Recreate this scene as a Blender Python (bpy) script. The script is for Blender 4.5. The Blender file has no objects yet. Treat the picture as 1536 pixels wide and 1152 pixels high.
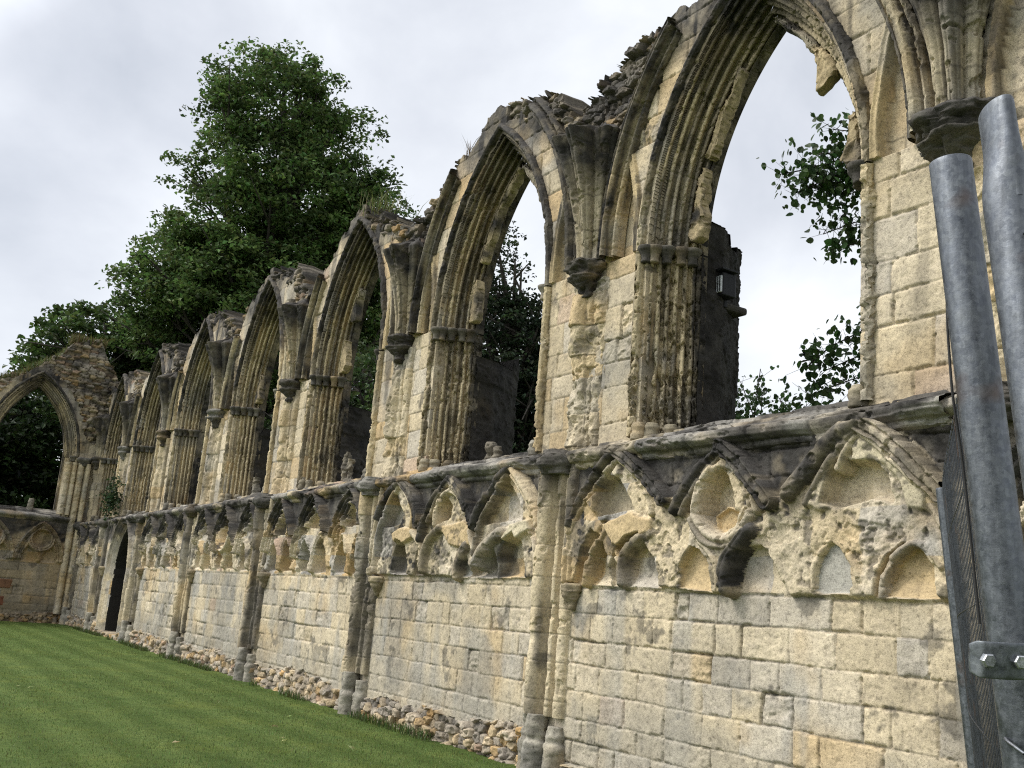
import bpy, math, random, time
import numpy as np
from mathutils import Matrix, Vector
T0 = time.time()
C = bpy.context.scene.collection
U32 = np.uint32

# ------------------------------------------------------------------ noise
def _h(ix, iy, iz, s):
    with np.errstate(over='ignore'):
        n = ix.astype(np.int64).astype(U32) * U32(0x9E3779B1)
        n ^= iy.astype(np.int64).astype(U32) * U32(0x85EBCA77)
        n = n + iz.astype(np.int64).astype(U32) * U32(0xC2B2AE3D) + U32((s * 668265263) & 0xFFFFFFFF)
        n ^= n >> U32(15); n *= U32(0x2C1B3C6D); n ^= n >> U32(12); n *= U32(0x297A2D39); n ^= n >> U32(15)
    return n.astype(np.float32) * np.float32(2.3283064e-10)

def vn(x, y, z, s=0):
    x = np.asarray(x, np.float32); y = np.asarray(y, np.float32) + 0 * x; z = np.asarray(z, np.float32) + 0 * x
    x, y, z = np.broadcast_arrays(x, y, z)
    ix, iy, iz = np.floor(x), np.floor(y), np.floor(z)
    fx, fy, fz = x - ix, y - iy, z - iz
    fx = fx * fx * (3 - 2 * fx); fy = fy * fy * (3 - 2 * fy); fz = fz * fz * (3 - 2 * fz)
    def L(dy, dz):
        a = _h(ix, iy + dy, iz + dz, s); b = _h(ix + 1, iy + dy, iz + dz, s)
        return a + (b - a) * fx
    a = L(0, 0); a = a + (L(1, 0) - a) * fy
    b = L(0, 1); b = b + (L(1, 1) - b) * fy
    return (a + (b - a) * fz) * 2 - 1

def fbm(x, y, z, f=1.0, o=4, s=0, g=.5):
    t = 0; a = 1.0; n = 0
    for i in range(o):
        t = t + a * vn(np.asarray(x) * f, np.asarray(y) * f, np.asarray(z) * f, s + i * 17); n += a
        a *= g; f *= 2.07
    return t / n

def sst(x, a, b):
    t = np.clip((x - a) / (b - a), 0, 1); return t * t * (3 - 2 * t)

def worley(u, v, s=0):
    iu, iv = np.floor(u), np.floor(v); z0 = iu * 0
    f1 = np.full(u.shape, 9., np.float32); f2 = f1.copy(); rid = f1 * 0; rid2 = f1 * 0
    for a in (-1, 0, 1):
        for b in (-1, 0, 1):
            cu, cv = iu + a, iv + b
            px = cu + .15 + .7 * _h(cu, cv, z0, s); py = cv + .15 + .7 * _h(cu, cv, z0, s + 1)
            d = np.hypot(u - px, v - py)
            c = d < f1
            f2 = np.where(c, f1, np.minimum(f2, d)); f1 = np.where(c, d, f1)
            rid = np.where(c, _h(cu, cv, z0, s + 2), rid); rid2 = np.where(c, _h(cu, cv, z0, s + 3), rid2)
    return f1, f2, rid, rid2

def blocks(u, v, s=0, hh=(.23, .34), ww=(.28, .80)):
    """squared stone in courses: distance to the nearest joint and three random numbers per block"""
    r = np.random.default_rng(s)
    e = np.concatenate([[-3], -3 + np.cumsum(r.uniform(hh[0], hh[1], 80))]).astype(np.float32)
    ci = np.clip(np.searchsorted(e, v) - 1, 0, 79)
    dv = np.minimum(v - e[ci], e[ci + 1] - v)
    du = np.zeros_like(dv); bi = np.zeros(u.shape, np.int64)
    u0 = -48.
    for c in np.unique(ci):
        m = ci == c
        rr = np.random.default_rng(s * 1000 + int(c))
        w = rr.uniform(ww[0], ww[1], 260) * np.where(rr.random(260) > .8, .6, 1)
        xe = np.concatenate([[u0], u0 + np.cumsum(w)]).astype(np.float32)
        um = u[m]; k = np.clip(np.searchsorted(xe, um) - 1, 0, 259)
        du[m] = np.minimum(um - xe[k], xe[k + 1] - um); bi[m] = k
    z0 = np.zeros_like(ci)
    return np.minimum(du, dv), _h(bi, ci, z0, s), _h(bi, ci, z0 + 1, s), _h(bi, ci, z0 + 2, s)

# ------------------------------------------------------------------ materials
def nodes(m):
    m.use_nodes = True; nt = m.node_tree; nt.nodes.clear()
    out = nt.nodes.new('ShaderNodeOutputMaterial'); b = nt.nodes.new('ShaderNodeBsdfPrincipled')
    nt.links.new(b.outputs[0], out.inputs[0]); return nt, b, out
def N(nt, t, **k):
    n = nt.nodes.new(t)
    for a, v in k.items():
        if a in n.inputs.keys(): n.inputs[a].default_value = v
        else: setattr(n, a, v)
    return n
def mix(nt, a, b, f, mode='MULTIPLY'):
    n = nt.nodes.new('ShaderNodeMix'); n.data_type = 'RGBA'; n.blend_type = mode
    for i, v in ((0, f), (6, a), (7, b)):
        if hasattr(v, 'is_linked'): nt.links.new(v, n.inputs[i])
        else: n.inputs[i].default_value = v
    return n.outputs[2]
def ramp(nt, fac, st):
    r = nt.nodes.new('ShaderNodeValToRGB'); e = r.color_ramp.elements
    while len(e) < len(st): e.new(.5)
    for el, (p, c) in zip(e, st): el.position = p; el.color = (*c, 1) if len(c) == 3 else c
    nt.links.new(fac, r.inputs[0]); return r.outputs[0]

def mat_stone():
    m = bpy.data.materials.new('weathered_limestone'); nt, b, out = nodes(m)
    at = N(nt, 'ShaderNodeAttribute', attribute_name='Col')
    tc = N(nt, 'ShaderNodeNewGeometry')
    n1 = N(nt, 'ShaderNodeTexNoise', Scale=26., Detail=6., Roughness=.7)
    n2 = N(nt, 'ShaderNodeTexNoise', Scale=90., Detail=4., Roughness=.7)
    v = N(nt, 'ShaderNodeTexNoise', Scale=9., Detail=5., Roughness=.75)
    for n in (n1, n2, v): nt.links.new(tc.outputs['Position'], n.inputs['Vector'])
    f1 = ramp(nt, n1.outputs['Fac'], [(.30, (.42, .41, .39)), (.43, (.93, .92, .90)), (.62, (1.12, 1.11, 1.08))])
    f2 = ramp(nt, n2.outputs['Fac'], [(.33, (.50, .48, .45)), (.46, (1, 1, 1)), (.68, (1.14, 1.14, 1.12))])
    f3 = ramp(nt, v.outputs['Fac'], [(.3, (.72, .72, .73)), (.55, (1.04, 1.03, 1.0))])
    c = mix(nt, at.outputs['Color'], f1, 1.); c = mix(nt, c, f2, .9); c = mix(nt, c, f3, .9)
    nt.links.new(c, b.inputs['Base Color'])
    b.inputs['Roughness'].default_value = .92; b.inputs['Specular IOR Level'].default_value = .25
    b1 = N(nt, 'ShaderNodeBump', Strength=.45, Distance=.016); b2 = N(nt, 'ShaderNodeBump', Strength=.4, Distance=.006)
    nt.links.new(n1.outputs['Fac'], b1.inputs['Height']); nt.links.new(n2.outputs['Fac'], b2.inputs['Height'])
    nt.links.new(b1.outputs[0], b2.inputs['Normal']); nt.links.new(b2.outputs[0], b.inputs['Normal'])
    return m
def mat_leaf(name, tr=.35):
    m = bpy.data.materials.new(name); nt, b, out = nodes(m)
    at = N(nt, 'ShaderNodeAttribute', attribute_name='Col')
    nt.links.new(at.outputs['Color'], b.inputs['Base Color']); b.inputs['Roughness'].default_value = .55
    b.inputs['Specular IOR Level'].default_value = .25
    t = N(nt, 'ShaderNodeBsdfTranslucent'); nt.links.new(at.outputs['Color'], t.inputs['Color'])
    mx = N(nt, 'ShaderNodeMixShader'); mx.inputs[0].default_value = tr
    nt.links.new(b.outputs[0], mx.inputs[1]); nt.links.new(t.outputs[0], mx.inputs[2]); nt.links.new(mx.outputs[0], out.inputs[0])
    return m
def mat_bark():
    m = bpy.data.materials.new('tree_bark'); nt, b, out = nodes(m)
    tc = N(nt, 'ShaderNodeNewGeometry'); n = N(nt, 'ShaderNodeTexNoise', Scale=7., Detail=6.)
    nt.links.new(tc.outputs['Position'], n.inputs['Vector'])
    nt.links.new(ramp(nt, n.outputs['Fac'], [(.3, (.022, .018, .014)), (.7, (.07, .06, .047))]), b.inputs['Base Color'])
    b.inputs['Roughness'].default_value = .95; return m
def mat_metal(name, base=(.17, .18, .19), rough=.42):
    m = bpy.data.materials.new(name); nt, b, out = nodes(m)
    tc = N(nt, 'ShaderNodeTexCoord'); mp = N(nt, 'ShaderNodeMapping'); mp.inputs['Scale'].default_value = (60, 60, 7)
    nt.links.new(tc.outputs['Object'], mp.inputs[0])
    n = N(nt, 'ShaderNodeTexNoise', Scale=1.2, Detail=7., Roughness=.7); nt.links.new(mp.outputs[0], n.inputs['Vector'])
    n2 = N(nt, 'ShaderNodeTexNoise', Scale=75., Detail=6., Roughness=.7); nt.links.new(tc.outputs['Object'], n2.inputs['Vector'])
    vo = N(nt, 'ShaderNodeTexVoronoi', Scale=210.); nt.links.new(tc.outputs['Object'], vo.inputs['Vector'])
    n3 = N(nt, 'ShaderNodeTexNoise', Scale=11., Detail=3.); nt.links.new(tc.outputs['Object'], n3.inputs['Vector'])
    c = ramp(nt, n.outputs['Fac'], [(.3, tuple(.6 * x for x in base)), (.55, base), (.75, tuple(min(1, 1.35 * x) for x in base))])
    c = mix(nt, c, ramp(nt, n2.outputs['Fac'], [(.35, (.66, .67, .7)), (.6, (1.05, 1.05, 1.05))]), .8)
    c = mix(nt, c, ramp(nt, vo.outputs['Color'], [(.2, (.78, .79, .81)), (.8, (1.16, 1.16, 1.15))]), .8)
    c = mix(nt, c, (.12, .075, .05, 1), ramp(nt, n3.outputs['Fac'], [(.62, (0, 0, 0)), (.74, (.7, .7, .7))]), 'MIX')
    nt.links.new(c, b.inputs['Base Color'])
    b.inputs['Metallic'].default_value = .85
    nt.links.new(ramp(nt, n2.outputs['Fac'], [(.3, (rough - .14,) * 3), (.7, (rough + .25,) * 3)]), b.inputs['Roughness'])
    bp = N(nt, 'ShaderNodeBump', Strength=.25, Distance=.002); nt.links.new(n2.outputs['Fac'], bp.inputs['Height']); nt.links.new(bp.outputs[0], b.inputs['Normal'])
    return m
def mat_plain(name, col, rough=.6, spec=.3):
    m = bpy.data.materials.new(name); nt, b, out = nodes(m)
    tc = N(nt, 'ShaderNodeTexCoord'); n = N(nt, 'ShaderNodeTexNoise', Scale=30., Detail=5.); nt.links.new(tc.outputs['Object'], n.inputs['Vector'])
    nt.links.new(ramp(nt, n.outputs['Fac'], [(.3, tuple(.7 * x for x in col)), (.7, tuple(1.2 * x for x in col))]), b.inputs['Base Color'])
    b.inputs['Roughness'].default_value = rough; b.inputs['Specular IOR Level'].default_value = spec; return m
def mat_lawn():
    m = bpy.data.materials.new('mown_grass'); nt, b, out = nodes(m)
    tc = N(nt, 'ShaderNodeNewGeometry')
    sp = N(nt, 'ShaderNodeSeparateXYZ'); nt.links.new(tc.outputs['Position'], sp.inputs[0])
    wob = N(nt, 'ShaderNodeTexNoise', Scale=.35, Detail=2.); nt.links.new(tc.outputs['Position'], wob.inputs['Vector'])
    a = N(nt, 'ShaderNodeMath', operation='MULTIPLY_ADD'); a.inputs[1].default_value = .10; nt.links.new(wob.outputs['Fac'], a.inputs[0]); nt.links.new(sp.outputs[1], a.inputs[2])
    a2 = N(nt, 'ShaderNodeMath', operation='MULTIPLY_ADD'); a2.inputs[1].default_value = -.02; nt.links.new(sp.outputs[0], a2.inputs[0]); nt.links.new(a.outputs[0], a2.inputs[2])
    mu = N(nt, 'ShaderNodeMath', operation='MULTIPLY'); mu.inputs[1].default_value = 8.5; nt.links.new(a2.outputs[0], mu.inputs[0])
    si = N(nt, 'ShaderNodeMath', operation='SINE'); nt.links.new(mu.outputs[0], si.inputs[0])
    mr = N(nt, 'ShaderNodeMapRange'); mr.inputs['From Min'].default_value = -1; nt.links.new(si.outputs[0], mr.inputs['Value'])
    n1 = N(nt, 'ShaderNodeTexNoise', Scale=1.1, Detail=5., Roughness=.65); n2 = N(nt, 'ShaderNodeTexNoise', Scale=60., Detail=5., Roughness=.8)
    n3 = N(nt, 'ShaderNodeTexNoise', Scale=9., Detail=4., Roughness=.7)
    for n in (n1, n2, n3): nt.links.new(tc.outputs['Position'], n.inputs['Vector'])
    c = ramp(nt, mr.outputs[0], [(.2, (.078, .114, .029)), (.85, (.104, .146, .042))])
    c = mix(nt, c, ramp(nt, n1.outputs['Fac'], [(.3, (.72, .8, .7)), (.5, (1, 1, 1)), (.72, (1.3, 1.15, 1.0))]), 1.)
    c = mix(nt, c, ramp(nt, n3.outputs['Fac'], [(.3, (.72, .78, .7)), (.7, (1.22, 1.18, 1.1))]), .9)
    c = mix(nt, c, ramp(nt, n2.outputs['Fac'], [(.3, (.45, .5, .4)), (.52, (1, 1, 1)), (.7, (1.5, 1.4, 1.3))]), .9)
    nt.links.new(c, b.inputs['Base Color']); b.inputs['Roughness'].default_value = .9; b.inputs['Specular IOR Level'].default_value = .1
    bp = N(nt, 'ShaderNodeBump', Strength=.8, Distance=.03); nt.links.new(n2.outputs['Fac'], bp.inputs['Height']); nt.links.new(bp.outputs[0], b.inputs['Normal'])
    return m
M = dict(stone=mat_stone(), leaf=mat_leaf('tree_leaves'), bark=mat_bark(), grass=mat_leaf('grass_blades', .3), lawn=mat_lawn(),
         zinc=mat_metal('galvanised_steel'), wire=mat_metal('fence_wire', (.08, .085, .09), .5), rust=mat_metal('clamp_steel', (.22, .235, .24), .45),
         black=mat_plain('black_paint', (.014, .014, .015), .5), glass=mat_plain('lamp_glass', (.55, .57, .58), .15, .5), rubber=mat_plain('rubber', (.03, .03, .03), .8),
         cable=mat_plain('dark_cable', (.03, .028, .026), .6), bolt=mat_metal('bolt_steel', (.5, .51, .52), .3))

# ------------------------------------------------------------------ objects
def tag(o, label=None, cat=None, group=None, kind=None):
    for k, v in (('label', label), ('category', cat), ('group', group), ('kind', kind)):
        if v: o[k] = v
    return o
def empty(name, loc, label, cat, group=None):
    o = bpy.data.objects.new(name, None); C.objects.link(o); o.location = loc; o.empty_display_size = .3
    return tag(o, label, cat, group)
def root_of(p):
    v = np.zeros(3)
    while p is not None: v = v + np.array(p.location); p = p.parent
    return v
def mesh(name, P, Q, mat, parent=None, col=None, smooth=True, label=None):
    """vertices P (n,3) in world metres, faces Q (m,4 or 3)"""
    P = np.asarray(P, np.float32).reshape(-1, 3); Q = np.asarray(Q, np.int32)
    loc = root_of(parent) if parent is not None else np.zeros(3)
    me = bpy.data.meshes.new(name); n, k = Q.shape
    me.vertices.add(len(P)); me.vertices.foreach_set('co', (P - loc).astype(np.float32).ravel())
    me.loops.add(n * k); me.loops.foreach_set('vertex_index', Q.ravel())
    me.polygons.add(n); me.polygons.foreach_set('loop_start', np.arange(0, n * k, k, dtype=np.int32)); 
    me.update(calc_edges=True)
    me.polygons.foreach_set('use_smooth', np.full(n, smooth))
    if col is not None:
        a = me.attributes.new('Col', 'FLOAT_COLOR', 'POINT')
        c = np.ones((len(P), 4), np.float32); c[:, :3] = np.asarray(col, np.float32).reshape(-1, 3); a.data.foreach_set('color', c.ravel())
    me.materials.append(mat); me.validate()
    o = bpy.data.objects.new(name, me); C.objects.link(o)
    if parent is not None: o.parent = parent
    if label: o['label'] = label
    return o
def gridq(n, m, cu=False, cv=False):
    i = np.arange(n if cu else n - 1)[:, None]; j = np.arange(m if cv else m - 1)[None, :]
    i2 = (i + 1) % n; j2 = (j + 1) % m
    return np.stack([(i * m + j), (i2 * m + j), (i2 * m + j2), (i * m + j2)], -1)
def compress(P, Q, col):
    u, inv = np.unique(Q, return_inverse=True)
    return P[u], inv.reshape(Q.shape).astype(np.int32), col[u]
def grid(name, P, col, parent, keep=None, cu=False, cv=False, mat=None, flip=False):
    n, m = P.shape[:2]; Q = gridq(n, m, cu, cv)
    Q = Q[keep] if keep is not None else Q.reshape(-1, 4)
    if flip: Q = Q[:, ::-1]
    P2, Q2, c2 = compress(P.reshape(-1, 3), Q, col.reshape(-1, 3))
    return mesh(name, P2, Q2, mat or M['stone'], parent, c2)

# two frames: the nave wall runs along x and looks to -y; the end wall runs along y and looks to +x
XE = -33.4
def TN(u, d, z): return np.stack([u, d, z], -1)
def TE(u, d, z): return np.stack([XE - d, u, z], -1)

# ------------------------------------------------------------------ stone colours
PAL = np.array([[.50, .42, .275], [.47, .405, .28], [.53, .46, .33], [.455, .345, .19], [.46, .325, .16], [.44, .40, .32], [.37, .345, .29], [.30, .285, .25], [.45, .34, .245]]) * np.array([1.09, 1.09, 1.15])
PW_LOW = np.array([.26, .24, .27, .03, .0, .14, .05, .005, .005]); PW_UP = np.array([.28, .2, .2, .10, .045, .09, .05, .02, .02])
CRUST_SHADE = np.array([.028, .026, .024])  # dark tone of the black crust, also used for painted shade
def pick(r, w):
    c = np.cumsum(w) / np.sum(w); return PAL[np.clip(np.searchsorted(c, r), 0, len(PAL) - 1)]
def tint(base, x, y, z, s=0, amt=1.):
    """large weather variation of the stone itself"""
    a = fbm(x, y, z, .8, 3, s + 50)[..., None]; b = fbm(x, y, z, 3.1, 3, s + 60)[..., None]
    c = base * (1 + .22 * amt * a + .16 * amt * b)
    o = sst(fbm(x, y, z, 1.3, 3, s + 70), .15, .5)[..., None] * .42 * amt
    c = c * (1 - o) + np.array([.47, .335, .17]) * o
    gq = sst(fbm(x, y, z, .9, 4, s + 75), .10, .36)[..., None] * .62 * amt; c = c * (1 - gq) + np.array([.27, .262, .24]) * gq
    bk = sst(fbm(x, y, z, 2.6, 5, s + 77, .6), .30, .46)[..., None] * .62 * amt; c = c * (1 - bk) + np.array([.085, .08, .07]) * bk
    return c
def crust_or_shade(c, k, x, y, z, s=0):
    k = np.clip(k * (1 + .35 * fbm(x, y, z, 7., 3, s + 81)), 0, 1)[..., None]
    d = CRUST_SHADE * (1.7 + 1.9 * fbm(x, y, z, 4.5, 4, s + 80)[..., None]).clip(.5, 5) + .02 * np.clip(fbm(x, y, z, 17., 2, s + 85), 0, 1)[..., None]
    return c * (1 - k) + d * k

def chips(x, y, z, s, f=6., a=.02):
    """sharp edged flakes broken out of a moulding"""
    n = fbm(x, y, z, f, 3, s); m = fbm(x, y, z, f * .23, 2, s + 3)
    c = sst(n + .5 * m, .20, .27) * (1 + .6 * fbm(x, y, z, f * 3.3, 3, s + 5))
    p = sst(fbm(x, y, z, f * 3.1, 2, s + 9), .36, .48)
    return a * (c + .55 * p)

def stone_face(u, v, s, pw, er_bias=0., joint=.0065, hh=(.20, .295), ww=(.25, .68)):
    """height of dressed courses and their colour"""
    z0 = u * 0
    wu = u + .012 * fbm(u, v, z0, 2.2, 2, s + 5) + .005 * vn(u * 11, v * 11, z0, s + 6); wv = v + .010 * fbm(u, v, z0, 1.7, 2, s + 7) + .004 * vn(u * 13, v * 13, z0, s + 8)
    d, r1, r2, r3 = blocks(wu, wv, s, hh, ww)
    rough = fbm(u, v, z0, 7., 4, s + 9); big = fbm(u, v, z0, .9, 2, s + 10)
    worn = sst(r2 + .35 * big + er_bias, .70, 1.08)
    wid = joint * (1 + 1.3 * worn) * (1 + .6 * vn(u * 5, v * 5, z0, s + 11))
    g = 1 - sst(d, wid * .35, wid * 1.5 + .004)
    pit = sst(fbm(u, v, z0, 16., 2, s + 13), .28, .6)
    ridged = 1 - np.abs(fbm(u, v * 1.4, z0, 5., 4, s + 14)) * 2
    H = (r1 - .5) * .007 - g * (.007 + .010 * worn) + .003 * rough - worn * (.012 + .030 * np.clip(rough, -1, 1) * 1. - .022 * (ridged - .6)) - .008 * pit * (.4 + worn)
    edge = sst(d, 0, .035); H = H - (1 - edge) * .0008 * (1 + 8 * worn) - (1 - sst(d, .004, .03)) * chips(u, v, z0, s + 16, 7.5, .012) - .25 * chips(u, v, z0, s + 18, 3.2, .014)
    c = pick((r3 * .999), pw); mean_ = (PAL * (np.asarray(pw) / np.sum(pw))[:, None]).sum(0); c = c * .68 + mean_ * .32
    c = tint(c, u, v, z0, s) * (1 - (.16 + .34 * sst(fbm(u, v, z0, 1.9, 2, s + 15), -.1, .4))[..., None] * g[..., None]) * (.90 + .17 * r1[..., None])
    return H.astype(np.float32), c, g, worn

def rubble(u, v, s, sc=(.16, .085)):
    z0 = u * 0
    f1, f2, r, r2 = worley((u + .03 * fbm(u, v, z0, 4., 2, s + 1)) / sc[0], (v + .02 * fbm(u, v, z0, 5., 2, s + 2)) / sc[1], s)
    e = f2 - f1
    H = sst(e, 0, .16) * (.03 + .035 * r) + .05 * (r - .5) + .028 * fbm(u, v, z0, 8., 4, s + 3) - chips(u, v, z0, s + 6, 7., .02) + .03 * fbm(u, v, z0, 1.5, 2, s + 4)
    c = pick(r2, np.array([.1, .1, .1, .08, .03, .25, .2, .12, .05])) * (.55 + .5 * r[..., None])
    c = c * (.62 + .38 * sst(e, 0, .14)[..., None]) * (1 + .25 * fbm(u, v, z0, 12., 3, s + 8)[..., None])
    return H, c

# ------------------------------------------------------------------ bays of the wall
BAY = 4.8; YL = -.17; YU = .05; ZS = 5.6
def step(k): return max(.0085, abs(6.5 + max(0., (k - 1)) * 4.6) * .00098) if k > 0 else .016

ABBEY = empty('abbey_wall', (-16., 0, 0), 'long ruined limestone abbey wall with a row of pointed window arches, running beside the lawn', 'ruined wall')
END = empty('end_wall', (XE, -4., 0), 'ruined end wall at the far side of the lawn with one open pointed arch and a rubble top', 'ruined wall')

def lancet(u, z, c, half, zs, apex):
    rise = apex - zs; R = (rise * rise + half * half) / (2 * half); e = R - half
    return np.hypot(np.abs(u - c) + e, np.maximum(z - zs, 0)) - R

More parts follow.
